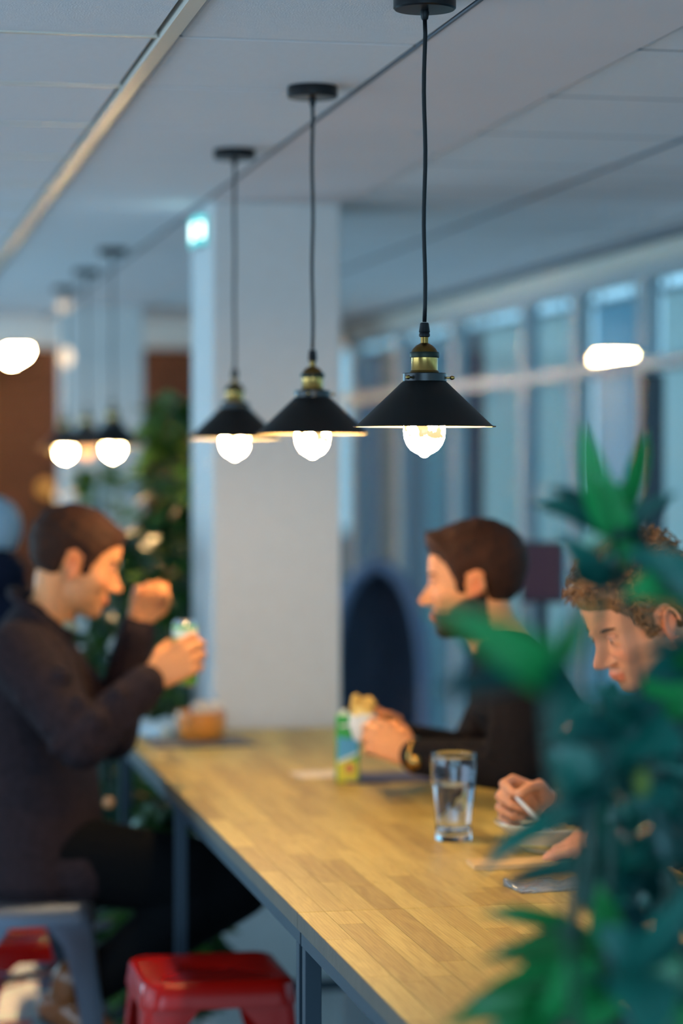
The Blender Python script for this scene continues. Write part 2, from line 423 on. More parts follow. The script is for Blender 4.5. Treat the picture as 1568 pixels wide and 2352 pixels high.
# ------------------------------------------------------------------ pendant lamps
def bulb_mat():
    m = bpy.data.materials.new('glowing_bulb'); m.use_nodes = True; nt = m.node_tree; N = nt.nodes; L = nt.links; b = N['Principled BSDF']
    b.inputs['Base Color'].default_value = (.02,.015,.01,1); b.inputs['Roughness'].default_value = .05
    tc = N.new('ShaderNodeTexCoord'); nz = N.new('ShaderNodeTexNoise'); nz.inputs['Scale'].default_value = 38; nz.inputs['Detail'].default_value = 3
    L.new(tc.outputs['Object'], nz.inputs[0])
    sp = N.new('ShaderNodeSeparateXYZ'); L.new(tc.outputs['Object'], sp.inputs[0])
    zz = N.new('ShaderNodeMapRange'); zz.inputs[1].default_value = -.030; zz.inputs[2].default_value = -.014; zz.inputs[3].default_value = .35; zz.inputs[4].default_value = 0
    L.new(sp.outputs[2], zz.inputs[0])
    ad = N.new('ShaderNodeMath'); L.new(nz.outputs['Fac'], ad.inputs[0]); L.new(zz.outputs[0], ad.inputs[1])
    cr = N.new('ShaderNodeValToRGB'); e = cr.color_ramp.elements
    e[0].position = .40; e[0].color = (1.0,.70,.34,1); e[1].position = .60; e[1].color = (1.0,.63,.27,1)
    L.new(ad.outputs[0], cr.inputs[0])
    mp = N.new('ShaderNodeMapRange'); mp.inputs[1].default_value = .43; mp.inputs[2].default_value = .62; mp.inputs[3].default_value = 1.05; mp.inputs[4].default_value = BULB*2.0
    mp.interpolation_type = 'SMOOTHERSTEP'
    L.new(ad.outputs[0], mp.inputs[0])
    L.new(cr.outputs[0], b.inputs['Emission Color']); L.new(mp.outputs[0], b.inputs['Emission Strength']); return m
M_bulb = bulb_mat()
M_in = mat('shade_inside_cream', lin((200,185,150)), .5)
def pendant():
    r = empty('pendant_lamp'); H = CEIL-1.753   # origin at the shade rim plane; ceiling H above
    MB().lathe([(.001,H),(.047,H),(.0485,H-.004),(.0485,H-.020),(.046,H-.0225),(.012,H-.0235),(.001,H-.0235)], seg=48).build('canopy', M_blackblue, r, 'auto')
    MB().lathe([(.006,H-.0235),(.007,H-.027),(.0055,H-.036),(.004,H-.038)], seg=20).build('cord_grip', M_cord, r, 'auto')
    pts = [(0.0012*math.sin(i*.9), 0, .163+(H-.03-.163)*i/16) for i in range(17)]; pts[0] = (0,0,.163); pts[-1] = (0,0,H-.03)
    MB().tube(pts, .0033, 12).build('cord', M_cord, r, True)
    MB().lathe([(.0055,.162),(.0068,.161),(.0085,.149),(.0088,.148),(.0075,.146),(.0085,.144),(.0085,.141),(.0068,.1395)], seg=24).build('strain_relief', M_cord, r, 'auto')
    s = MB().lathe([(.0062,.1410),(.0062,.1305),(.0075,.1295),(.013,.1265),(.018,.1215),(.0205,.1165),(.0215,.115)], seg=40).build('socket_dome', M_brassd, r, 'auto')
    MB().lathe([(.0195,.1165),(.0228,.1162),(.0232,.1150),(.0232,.1090),(.0228,.1078),(.0205,.1075)], seg=60).build('knurled_ring', mat('dark_bronze', lin((40,44,36)), .45, metal=.8), r, 'auto')
    MB().lathe([(.0208,.1078),(.0208,.0885),(.0215,.087)], seg=48).build('socket_barrel', M_brass, r, 'auto')
    MB().lathe([(.0212,.0880),(.0230,.0855),(.0225,.0835)], seg=40).build('socket_base', M_brassd, r, 'auto')
    MB().lathe([(.020,.0838),(.0335,.0838),(.0345,.0828),(.0345,.0715),(.0335,.0705)], seg=56).build('collar', M_blackblue, r, 'auto')
    for a in (-108-20, -6):
        an = math.radians(a); dx, dy = math.cos(an), math.sin(an)
        q = MB().cap((dx*.034, dy*.034, .0765), (dx*.0405, dy*.0405, .0765), .0016, .0016, 10)
        q.cap((dx*.0425, dy*.0425, .0765), (dx*.0440, dy*.0440, .0765), .0034, .0030, 12); q.build('thumb_screw', M_brass, r, True)
    out = [(.0335,.0708),(.036,.0690),(.0700,.0365),(.1035,.0045),(.1065,.0024),(.1105,.0020),(.1112,.0012),(.1105,.0003),(.1062,.0006)]
    inn = [(.1025,.0030),(.0690,.0350),(.035,.0670),(.0335,.0672)]
    me = MB().lathe(out, seg=80, cap=False); me.build('shade', M_blackm, r, 'auto')
    MB().lathe([(.1062,.0006)]+inn+[(.001,.0672)], seg=80, cap=False).build('shade_lining', M_in, r, 'auto')
    prof = [(.013,.058),(.014,.048),(.020,.034),(.028,.019),(.0322,.004),(.0330,-.006),(.0318,-.017),(.0280,-.027),(.0215,-.0355),(.0145,-.0400),(.0100,-.0420),(.0075,-.0440),(.0050,-.0462),(.0020,-.0472),(.0003,-.0474)]
    MB().lathe(prof, seg=40).build('bulb', M_bulb, r, True)
    MB().lathe([(.0132,.070),(.0137,.062),(.0132,.058),(.0137,.054),(.013,.050)], seg=24).build('bulb_cap', M_brass, r, 'auto')
    return r
proto = pendant()
lamp_info = [(3.65, 0, 'nearest pendant lamp, black cone shade sharp in focus with lit bulb'),
             (4.575, .004, 'second pendant lamp from the front, black cone shade, in front of the white pillar'),
             (5.535, -.004, 'third pendant lamp from the front, brownish blurred shade left of the pillar'),
             (8.18, -.02, 'far pendant lamp beyond the pillar, rightmost of the distant row'),
             (9.10, -.02, 'far pendant lamp beyond the pillar, middle of the distant row'),
             (10.02, -.02, 'farthest pendant lamp of the distant row, left of its neighbours')]
for i, (y, dz, lab) in enumerate(lamp_info):
    o = proto if i == 0 else copy_tree(proto)
    o.location = (.873, y, 1.753); tag(o, lab, 'lamp', 'industrial pendant lamps in a row')
    if i == 4:
        for c_ in kids(o):
            if c_.name.startswith('bulb') and 'cap' not in c_.name:
                c_.data = c_.data.copy(); c_.data.materials[0] = emit_mat('dim_amber_bulb', (1, .45, .16), 2.5)
    o.rotation_euler.z = -TH + (0, .5, 1.1, .3, .9, 2)[i]
# fixture with four bare bulbs far away under the ceiling
fx = empty('ceiling_fixture', (.885, 13.2, CEIL), label='far ceiling fixture with four bare glowing bulbs at the left edge', cat='light fixture')
MB().box((-.03, -.50, -.045), (.03, .50, 0)).build('mounting_bar', M_blackblue, fx)
for k in range(4):
    y = -.375+.25*k
    b_ = MB().cap((0, y, -.045), (0, y, -.085), .016, .016).build('bulb_socket', M_brass, fx, True)
    MB().ell((0, y, -.132), (.045, .045, .048)).build('bulb', M_bulb, fx, True)
# two small amber wall lights on the brick
for px, py, lab, d_ in ((148, 1142, 'round pale amber wall light above the left man\'s head', 13.85), (105, 1122, 'dim amber wall light left of the paler round one', 14.3)):
    p = P(px, py, d_); e_ = empty('wall_light', p, label=lab, cat='lamp')
    MB().ell((0,0,0), (.05,.03,.05)).build('glass_globe', emit_mat('amber_glow_%d' % px, (1,.62,.28) if px > 120 else (1,.45,.08), 1.6 if px > 120 else .55), e_, True)
    MB().cap((0,.0,0), (0,.12,0), .012, .012).build('bracket', M_brass, e_, True)
for py in (700, 822):  # glowing globes added to imitate two hazy reflections in glass
    p = P(150, py, 10.9); p.y = 10.98 if py == 700 else 10.88
    e_ = empty('reflection_globe', p, label='%s of two hazy pale globes imitating glass reflections in front of the distant pillar' % ('upper' if py == 700 else 'lower'), cat='lamp')
    MB().ell((0,0,0), (.030,.030,.030 if py == 700 else .042)).build('glass_globe', emit_mat('pale_glow_%d' % py, (1,.78,.55), 1.1 if py == 700 else 1.7), e_, True)
    MB().tube([(0,0,.025),(0,0,CEIL-p.z)], .003).build('cord', M_cord, e_)

# ------------------------------------------------------------------ tables
TT = .964; TX0, TX1 = .714, 1.458
def table(y0, y1, legs, label):
    r = empty('high_table', ((TX0+TX1)/2, (y0+y1)/2, 0), label=label, cat='table')
    ox, oy = r.location.x, r.location.y
    top = MB().box((TX0-ox+.001, y0-oy+.001, TT-.026), (TX1-ox-.001, y1-oy-.001, TT-.008)).build('tabletop', mat('oak_core', lin((105,75,45)), .6), r)
    nrow = 17; wd = (TX1-TX0)/nrow
    for i in range(nrow):
        y = y0; k = 0
        first = random.uniform(.12, .42)
        while y < y1-.001:
            L_ = first if k == 0 else random.uniform(.26, .46)
            ye = min(y+L_, y1)
            if y1-ye < .09: ye = y1
            g = .0004
            x0 = TX0+wd*i-ox
            cy = (y+ye)/2-oy
            me = MB().bbox((-wd/2+g/2, -(ye-y)/2+g/2, -.024), (wd/2-g/2, (ye-y)/2-g/2, 0), .0004)
            me.build('stave', M_wood, top, loc=(x0+wd/2, cy, TT))
            y = ye; k += 1
    Me = mat('shaded_edge', lin((84,66,46)), .5, bump=.2, bscale=60, vary=.15)  # dark strip: shade on the table side put into the colour
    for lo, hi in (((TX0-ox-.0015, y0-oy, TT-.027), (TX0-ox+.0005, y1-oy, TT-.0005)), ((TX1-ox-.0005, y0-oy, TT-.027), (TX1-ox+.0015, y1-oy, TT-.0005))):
        MB().box(lo, hi).build('edge_shade_band', Me, r)
    t = .027; zt = TT-.0265
    fr = MB()
    fr.box((TX0-ox+.004, y0-oy+.004, zt-t), (TX0-ox+.004+t, y1-oy-.004, zt)); fr.box((TX1-ox-.004-t, y0-oy+.004, zt-t), (TX1-ox-.004, y1-oy-.004, zt))
    fr.box((TX0-ox+.004+t, y0-oy+.004, zt-t), (TX1-ox-.004-t, y0-oy+.004+t, zt)); fr.box((TX0-ox+.004+t, y1-oy-.004-t, zt-t), (TX1-ox-.004-t, y1-oy-.004, zt))
    fr.build('frame', M_steel, r)
    for y in legs:
        for x in (TX0-ox+.004, TX1-ox-.004-t):
            MB().bbox((x, y-oy-t/2, 0), (x+t, y-oy+t/2, zt-t), .001).build('leg', M_steel, r)
        MB().box((TX0-ox+.004+t, y-oy-t/2, .24), (TX1-ox-.004-t, y-oy+t/2, .24+t)).build('foot_rail', M_steel, r)
table(3.868, 6.56, (3.895, 5.43, 6.53), 'long high oak-stave table on grey steel frame reaching the pillar')
table(2.93, 3.866, (2.96, 3.84), 'near high oak-stave table at the bottom, butted against the longer one')

# ------------------------------------------------------------------ metal stools
def sq(n, h, r, z):
    """rounded square loop of n points"""
    pts = []; q = n//4
    for c in range(4):
        cx = (h-r)*(1 if c in (0,3) else -1); cy = (h-r)*(1 if c in (0,1) else -1)
        for k in range(q):
            a = math.pi/2*c + math.pi/2*k/(q-1); pts.append((cx+r*math.cos(a), cy+r*math.sin(a), z))
    return pts
def stool(x, y, rz, H, m, label, name='metal_stool', group='industrial metal stools'):
    r = empty(name, (x, y, 0), rz, label=label, cat='stool', group=group)
    n = 48; g = MB(); loops = []
    slot = [(px*.20, py*.075, H-.004) for px, py, _ in sq(n, .17, .12, 0)]
    loops.append([(a, b_, H-.018) for a, b_, _ in slot]); loops.append(slot)
    loops.append([(px*.24, py*.11, H-.001) for px, py, _ in sq(n, .17, .12, 0)])
    loops.append(sq(n, .125, .03, H-.001)); loops.append(sq(n, .142, .036, H)); loops.append(sq(n, .150, .042, H-.003))
    loops.append(sq(n, .155, .045, H-.010)); loops.append(sq(n, .157, .046, H-.030)); loops.append(sq(n, .1595, .046, H-.040)); loops.append(sq(n, .1600, .046, H-.052)); loops.append(sq(n, .156, .044, H-.052)); loops.append(sq(n, .151, .043, H-.012))
    v = [p for l in loops for p in l]; f = []
    for j in range(len(loops)-1):
        for k in range(n): f.append((j*n+k, j*n+(k+1)%n, (j+1)*n+(k+1)%n, (j+1)*n+k))
    g.add(v, f); g.build('seat', m, r, 'auto')
    top, bot = .152, .205
    for sx in (-1, 1):
        for sy in (-1, 1):
            g = MB(); z1, z0 = H-.035, 0
            rows = []
            for t in (0, .1, .25, .5, 1):
                z = z1+(z0-z1)*t; h = top+(bot-top)*t; wd = [.125, .078, .060, .050, .036][(0,.1,.25,.5,1).index(t)]
                ro = .022*(1-.4*t)
                ring = [(h-wd, h)]+[(h-ro+ro*math.sin(q), h-ro+ro*math.cos(q)) for q in (0, .39, .785, 1.18, 1.57)]+[(h, h-wd)]
                inn = [(h-.004, h-wd)]+[(h-.004-ro*.9+ro*.9*math.cos(q), h-.004-ro*.9+ro*.9*math.sin(q)) for q in (0, .785, 1.57)]+[(h-wd, h-.004)]
                rows.append([(sx*a, sy*b_, z) for a, b_ in ring+inn])
            m_ = len(rows[0]); v = [p for q in rows for p in q]; f = []
            for j in range(len(rows)-1):
                for k in range(m_): f.append((j*m_+k, j*m_+(k+1)%m_, (j+1)*m_+(k+1)%m_, (j+1)*m_+k))
            f.append(tuple(range(m_))); f.append(tuple(range((len(rows)-1)*m_, len(rows)*m_)))
            g.add(v, f); g.build('leg', m, r, 'auto')
    zf = H*.36; hh = top+(bot-top)*(1-zf/(H-.035))-.006
    for a, b_ in (((-hh,-hh),(hh,-hh)), ((hh,-hh),(hh,hh)), ((hh,hh),(-hh,hh)), ((-hh,hh),(-hh,-hh))):
        MB().tube([(a[0],a[1],zf),(b_[0],b_[1],zf)], .009, 10).build('foot_rail', m, r, True)
    zx = H*.72; hx = top+.012
    for s in (-1, 1): MB().box((-hx*1.35, -.010, zx-.002), (hx*1.35, .010, zx+.002), M=Matrix.Rotation(s*math.pi/4, 4, 'Z')).build('cross_brace', m, r)
    return r
pr = P(480, 2232, 4.98)
stool(pr.x, pr.y, 0.0, .655, M_red, 'glossy red metal stool in the foreground, tucked beside the table edge')
pg = P(72, 2060, 5.62)
stool(pg.x-.03, pg.y, .06, .695, M_grey, 'grey metal stool under the left seated man')
stool(.457, 6.44, .1, .45, M_red, 'low red metal stool glimpsed behind the grey stool, bottom left', group='industrial metal stools')
stool(1.80, 5.16, .0, .69, M_grey, 'grey metal stool under the bearded man, behind the table')
stool(1.86, 4.28, .0, .69, M_grey, 'grey metal stool under the curly-haired man behind the near plant')

# ------------------------------------------------------------------ people
def remesh(g, name, m, voxel=.004, smooth=4, parent=None, fac=.5, adapt=None):
    me = g.mesh(name+'_raw', m); o = bpy.data.objects.new(name+'_raw', me); COL.objects.link(o)
    md = o.modifiers.new('r', 'REMESH'); md.mode = 'VOXEL'; md.voxel_size = voxel; md.use_smooth_shade = True
    if smooth:
        s_ = o.modifiers.new('s', 'SMOOTH'); s_.iterations = smooth; s_.factor = fac
    dg = bpy.context.evaluated_depsgraph_get(); ev = o.evaluated_get(dg)
    nm = bpy.data.meshes.new_from_object(ev, depsgraph=dg); nm.name = name
    bpy.data.objects.remove(o); bpy.data.meshes.remove(me)
    nm.materials.clear(); nm.materials.append(m); nm.shade_smooth()
    return nm

def smin(a, b, k):
    h = np.clip(.5+.5*(b-a)/k, 0, 1); return b*(1-h)+a*h - k*h*(1-h)
def sd_ell(p, c, r):
    q = (p-np.array(c)); r = np.array(r); k0 = np.linalg.norm(q/r, axis=-1); k1 = np.linalg.norm(q/(r*r), axis=-1)
    return k0*(k0-1)/np.maximum(k1, 1e-9)
def sd_cap(p, a, b, ra, rb):
    a = np.array(a); b = np.array(b); pa = p-a; ba = b-a
    h = np.clip((pa@ba)/(ba@ba), 0, 1); return np.linalg.norm(pa-h[..., None]*ba, axis=-1)-(ra+(rb-ra)*h)
def head_sdf(p, nose=1.0, jaw=1.0, brow=1.0):
    s = sd_ell(p, (-.014, 0, .030), (.099, .077, .087))
    s = smin(s, sd_ell(p, (.030, 0, -.030), (.058, .059, .080)), .03)
    s = smin(s, sd_ell(p, (.022, 0, -.072), (.056, .054*jaw, .036)), .025)
    s = smin(s, sd_ell(p, (.066, 0, -.100), (.021, .025*jaw, .018)), .022)
    for y in (-1, 1):
        s = smin(s, sd_ell(p, (.052, y*.042, -.028), (.026, .020, .022)), .02)
    s = smin(s, sd_ell(p, (.074, 0, .020), (.016*brow, .044, .011)), .014)
    s = smin(s, sd_ell(p, (.068, 0, .050), (.022, .045, .035)), .02)
    for y in (-1, 1):
        k = sd_ell(p, (.094, y*.033, .000), (.016, .018, .0125)); s = -smin(-s, k, .012)
    s = smin(s, sd_cap(p, (.084, 0, .004), (.108*(.6+.4*nose), 0, -.034), .0065, .0105), .009)
    s = smin(s, sd_ell(p, (.110*(.7+.3*nose), 0, -.037), (.010, .011, .009)), .006)
    for y in (-1, 1):
        s = smin(s, sd_ell(p, (.097, y*.0125, -.041), (.010, .0075, .0075)), .005)
        s = smin(s, sd_ell(p, (.0715, y*.032, -.001), (.0150, .0165, .0125)), .004)
    s = smin(s, sd_ell(p, (.088, 0, -.064), (.010, .024, .0055)), .005)
    s = smin(s, sd_ell(p, (.086, 0, -.0755), (.010, .020, .0060)), .005)
    return s
def head_rad(dirs, c0, **k):
    n = dirs.shape[0]; ts = np.linspace(.03, .16, 66); r = np.full(n, .05); prev = None
    vals = np.stack([head_sdf(dirs*t+c0, **k) for t in ts], 1)
    for i in range(n):
        ins = np.nonzero(vals[i] < 0)[0]
        if len(ins):
            j = ins[-1]
            r[i] = ts[j] if j+1 >= len(ts) else ts[j]+(ts[j+1]-ts[j])*(-vals[i, j])/(vals[i, j+1]-vals[i, j])
    return r
def sph_dirs(nu, nv):
    D = []
    for j in range(nv+1):
        q = math.pi*(j+.0)/nv; q = min(max(q, 1e-3), math.pi-1e-3)
        for k in range(nu):
            a = 2*math.pi*k/nu; D.append((math.sin(q)*math.cos(a), math.sin(q)*math.sin(a), math.cos(q)))
    return np.array(D)
def grid_faces(nu, nv): return [(j*nu+k, (j+1)*nu+k, (j+1)*nu+(k+1)%nu, j*nu+(k+1)%nu) for j in range(nv) for k in range(nu)]
C0 = np.array((.0, 0, -.01))

def hair_line(x):
    return np.interp(x, [-.12,-.10,-.06,-.035,-.028,-.012,.012,.016,.030,.036,.050,.066,.078,.10],
                     [-.075,-.078,-.070,-.045,.022,.030,.020,-.022,-.018,.012,.040,.058,.066,.068])

def basis(fwd, up):
    f = Vector(fwd).normalized(); s = Vector(up).cross(f).normalized(); u = f.cross(s)
    return Matrix((f, s, u)).transposed()   # columns: forward, left, up

def person_head(g, c, fwd, up, scale=1.0, **k):
    R = basis(fwd, up); nu, nv = 96, 72
    D = sph_dirs(nu, nv); r = head_rad(D, C0, **k); pts = D*r[:, None]+C0
    g.add([c+R@(Vector(p)*scale) for p in pts], grid_faces(nu, nv)+[tuple(range(nu)), tuple(reversed(range(nv*nu, (nv+1)*nu)))])
    for y in (-1, 1):      # ears
        E = Matrix.Rotation(-y*.32, 3, 'Z') @ Matrix.Rotation(-.14, 3, 'Y')
        q = [c+R@((Vector((-.012, y*.0775, -.012)) + E@Vector((.015*math.cos(a)*(1-.18*math.sin(a))-.003, y*.007, .030*math.sin(a))))*scale) for a in [math.radians(x) for x in range(-100, 200, 25)]]
        g.chain(q, [.0042*scale]*len(q), 8)
        g.ell(c+R@(Vector((-.012, y*.0755, -.012))*scale), (.013*scale, .0045*scale, .026*scale), M=R@E)
        g.ell(c+R@(Vector((-.002, y*.0770, -.034))*scale), (.007*scale, .0045*scale, .009*scale), M=R)
    return R

def person_hair(c, R, m, scale=1.0, t=.012, top=.010, fringe=0.0, rough=.0015, curl=0, parent=None, name='hair', line=0.0, seed=1, **k):
    rs = np.random.RandomState(seed)
    nu, nv = 150, 100; D = sph_dirs(nu, nv); r = head_rad(D, C0, **k); pts = D*r[:, None]+C0
    hl = hair_line(pts[:, 0])+line*np.clip(pts[:, 0]/.05, 0, 1); mk = pts[:, 2]-hl
    a = np.clip(mk/.022, 0, 1); th = t*np.sqrt(a)+top*np.clip((pts[:, 2]-.03)/.07, 0, 1)*a + fringe*np.exp(-((pts[:, 0]-.075)/.025)**2)*a
    # clumps
    fr = np.sin(pts[:, 0]*190+4*np.sin(pts[:, 1]*60))*np.sin(pts[:, 1]*170+seed)+.6*np.sin(pts[:, 2]*210+pts[:, 0]*90)
    th = th+a*rough*fr+a*rs.uniform(-1, 1, len(th))*rough*.45
    side = 1-.35*np.exp(-((pts[:, 2]-.0)/.03)**2); th = th*side
    outp = pts+D*np.maximum(th, 0)[:, None]; inp = pts-D*.004
    F_ = grid_faces(nu, nv); keep = [q for q in F_ if max(mk[i] for i in q) > 0]
    g = MB(); n = len(pts)
    W = lambda p: c+R@(Vector(p)*scale)
    used = sorted({i for q in keep for i in q}); idx = {u: i for i, u in enumerate(used)}
    v = [W(outp[i]) for i in used]+[W(inp[i]) for i in used]; m_ = len(used)
    f = [tuple(idx[i] for i in q) for q in keep]+[tuple(idx[i]+m_ for i in reversed(q)) for q in keep]
    g.add(v, f)
    if curl:
        cand = [i for i in used if mk[i] > .004 and pts[i, 0] > -.09]
        for j in range(curl):
            i = cand[rs.randint(len(cand))]; p = outp[i]; d = D[i]
            t1 = np.cross(d, rs.normal(size=3)); t1 /= np.linalg.norm(t1); t2 = np.cross(d, t1)
            rr = rs.uniform(.005, .009)
            q = [W(p+d*(.001+.003*s_)+(t1*math.cos(s_*1.1)+t2*math.sin(s_*1.1)+.3*d*math.sin(s_*2))*rr) for s_ in np.linspace(0, 5, 8)]
            g.tube(q, [.0026*scale*(1-.07*z_) for z_ in range(8)], 6)
    return g.build(name, m, parent, True)

def paint_skin(me, c, R, scale, base, stubble=0.0, stub_col=(.10,.06,.04), nail=None):
    n = len(me.vertices); co = np.empty(n*3); me.vertices.foreach_get('co', co); co = co.reshape(-1, 3)
    Ri = np.array(R.transposed()); q = (co-np.array(c))@Ri.T/scale
    col = np.tile(np.array(base), (n, 1)).astype(float)
    rad = np.linalg.norm(q, axis=1); hd = rad < .16
    x, y, z = q[:, 0], q[:, 1], q[:, 2]
    def blend(wt, c2): 
        nonlocal col
        wt = np.clip(wt, 0, 1)[:, None]; col = col*(1-wt)+np.array(c2)*wt
    b = np.array(base)
    blend(hd*.5*np.exp(-(((x-.08)/.03)**2+((np.abs(y)-.04)/.02)**2+((z+.03)/.02)**2)), b*np.array((1.1, .72, .68)))
    blend(hd*.5*np.exp(-(((x-.115)/.02)**2+(y/.015)**2+((z+.04)/.013)**2)), b*np.array((1.1, .72, .66)))
    blend(hd*.6*np.exp(-((np.abs(y)-.082)/.008)**2)*(np.abs(z+.01) < .04)*(np.abs(x+.012) < .03), b*np.array((1.12, .66, .58)))
    if stubble:
        zj = np.interp(x, [-.02, .02, .05, .075, .10], [-.015, -.030, -.052, -.052, -.050])
        wt = np.clip((zj-z)/.012, 0, 1)*np.clip((z+.135)/.02, 0, 1)*(x > -.03)*hd
        blend(wt*stubble, stub_col)
    lip = hd*(x > .083)*(np.abs(y) < .024)*np.exp(-((z+.070)/.009)**4)
    blend(lip*.75, b*np.array((.95, .48, .45)))
    a = me.color_attributes.new('tone', 'FLOAT_COLOR', 'POINT')
    out = np.ones((n, 4)); out[:, :3] = col; a.data.foreach_set('color', out.ravel())

M_eyew = mat('eye_white', lin((205,200,190)), .15); M_iris = mat('eye_iris', lin((50,35,25)), .1)
def eyes(c, R, scale, parent, brow_m, lid_m, closed=.3):
    for y in (-1, 1):
        g = MB(); cc = c+R@(Vector((.0725, y*.032, -.001))*scale)
        g.ell(cc, [.0132*scale]*3, M=R, seg=16)
        g.ell(cc+R@(Vector((.0088, 0, -.001))*scale), [.0058*scale]*3, M=R, seg=12, mi=1)
        g.build('eye', [M_eyew, M_iris], parent, True)
        lo = [c+R@(Vector((.0735+.0135*math.cos(t_)*.9, y*(.032+.0145*math.sin(t_)), .0075+.0015*math.cos(t_)))*scale) for t_ in np.linspace(-1.3, 1.3, 8)]
        MB().tube(lo, .0034*scale, 8).build('eyelid', lid_m, parent, True)
        b_ = [c+R@(Vector((.0885-.020*((t_-.2)**2), y*(.014+.034*t_), .0185+.005*math.sin(t_*2.4)))*scale) for t_ in np.linspace(0, 1, 8)]
        MB().tube(b_, [.0020, .0034, .0038, .0038, .0034, .003, .0024, .0014], 8).build('eyebrow', brow_m, parent, True)

def hand(g, wrist, fwd, back, side=1, curl=(.5, .7, .5), thumb=.5, s=1.0, spread=.0, curls=None):
    """side=+1 puts the thumb along cross(back,fwd); curl = angles at knuckle, middle, end joint"""
    w0 = Vector(wrist); f = Vector(fwd).normalized(); n = Vector(back); n = (n-f*n.dot(f)).normalized(); t = n.cross(f)*side
    offs = (.030, .0100, -.0100, -.0285); lens = (.072, .080, .074, .058); pl = (.088, .091, .086, .078); rr = (.0093, .0096, .0092, .0080)
    tips = []
    for i in range(4):
        a = w0+t*offs[i]*.55*s+f*.008*s; k = w0+f*pl[i]*s+t*offs[i]*s
        g.cap(a, k, .0145*s, .0110*s)
        cc = curls[i] if curls else curl; d = (f+t*spread*offs[i]*12).normalized(); p = k; ang = 0
        ax = d.cross(n).normalized()
        for j, fr in enumerate((.44, .31, .25)):
            ang += cc[j]; dd = d*math.cos(ang)-n*math.sin(ang); q = p+dd*lens[i]*fr*s
            r0 = rr[i]*(1-.10*j)*s; g.cap(p, q, r0, r0*.90, 12); p = q
        tips.append(p)
    g.ell(w0+f*.045*s, (.043*s, .034*s, .0150*s), M=Matrix((f, t, n)).transposed())
    b0 = w0+t*.016*s+f*.018*s-n*.006*s
    b1 = b0+(t*.62+f*.72-n*.35).normalized()*.044*s
    d2 = (f*(.85)+t*(.35-.5*thumb)-n*(.2+.8*thumb)).normalized(); b2 = b1+d2*.033*s
    d3 = (f*.75-t*(.5*thumb)-n*(.3+.7*thumb)).normalized(); b3 = b2+d3*.026*s
    g.cap(b0, b1, .0165*s, .0125*s); g.cap(b1, b2, .0112*s, .0100*s, 12); g.cap(b2, b3, .0100*s, .0082*s, 12)
    return tips, b3

def mk_skin(name):
    m = mat(name, (.5,.3,.2), .5, bump=.05, bscale=180, attr='tone', vary=.03)
    b = m.node_tree.nodes['Principled BSDF']; b.inputs['Specular IOR Level'].default_value = .3; b.inputs['Subsurface Weight'].default_value = .12
    b.inputs['Subsurface Radius'].default_value = (.9,.35,.2); b.inputs['Subsurface Scale'].default_value = .006
    return m
M_skin = mk_skin('skin')
SK1 = lin((214,142,90)); SK2 = lin((208,144,106))
M_lid = mat('eyelid_skin', lin((190,128,96)), .5)
M_hair1 = mat('dark_brown_hair', lin((50,24,10)), .7, spec=.2, bump=.8, bscale=240, vary=.35)
M_hair2 = mat('chestnut_hair', lin((52,26,11)), .7, spec=.2, bump=.8, bscale=240, vary=.3)
M_hair3 = mat('light_brown_curls', lin((120,84,50)), .5, bump=.6, bscale=200, vary=.3)

def shoe(r, ankle, toe_dir, m, sole_m):
    a = Vector(ankle); f = Vector(toe_dir).normalized(); s_ = f.cross(UP).normalized(); u = s_.cross(f)
    g = MB()
    g.loft([(a-f*.06-u*.05, s_*.032, u*.036), (a-f*.02-u*.045, s_*.038, u*.048), (a+f*.05-u*.055, s_*.042, u*.036), (a+f*.12-u*.068, s_*.045, u*.024), (a+f*.17-u*.074, s_*.036, u*.016)], 18)
    g.cap(a-f*.015, a+u*.03-f*.015, .046, .046)
    o = link('shoe', remesh(g, 'shoe', m, .005, 3), r)
    q = MB(); q.loft([(a-f*.07-u*.094, s_*.030, u*.010), (a-f*.02-u*.094, s_*.038, u*.010), (a+f*.06-u*.094, s_*.040, u*.010), (a+f*.12-u*.094, s_*.047, u*.010), (a+f*.185-u*.09, s_*.032, u*.009)], 18)
    q.build('sole', sole_m, o, True)
    l = MB()
    for k in range(4): 
        p = a+f*(.025+.022*k)-u*(.022+.011*k); l.tube([p-s_*.022-u*.008, p+u*.004, p+s_*.022-u*.008], .003, 6)
    l.build('laces', mat('lace_cloth', lin((190,195,200)), .8), o, True)

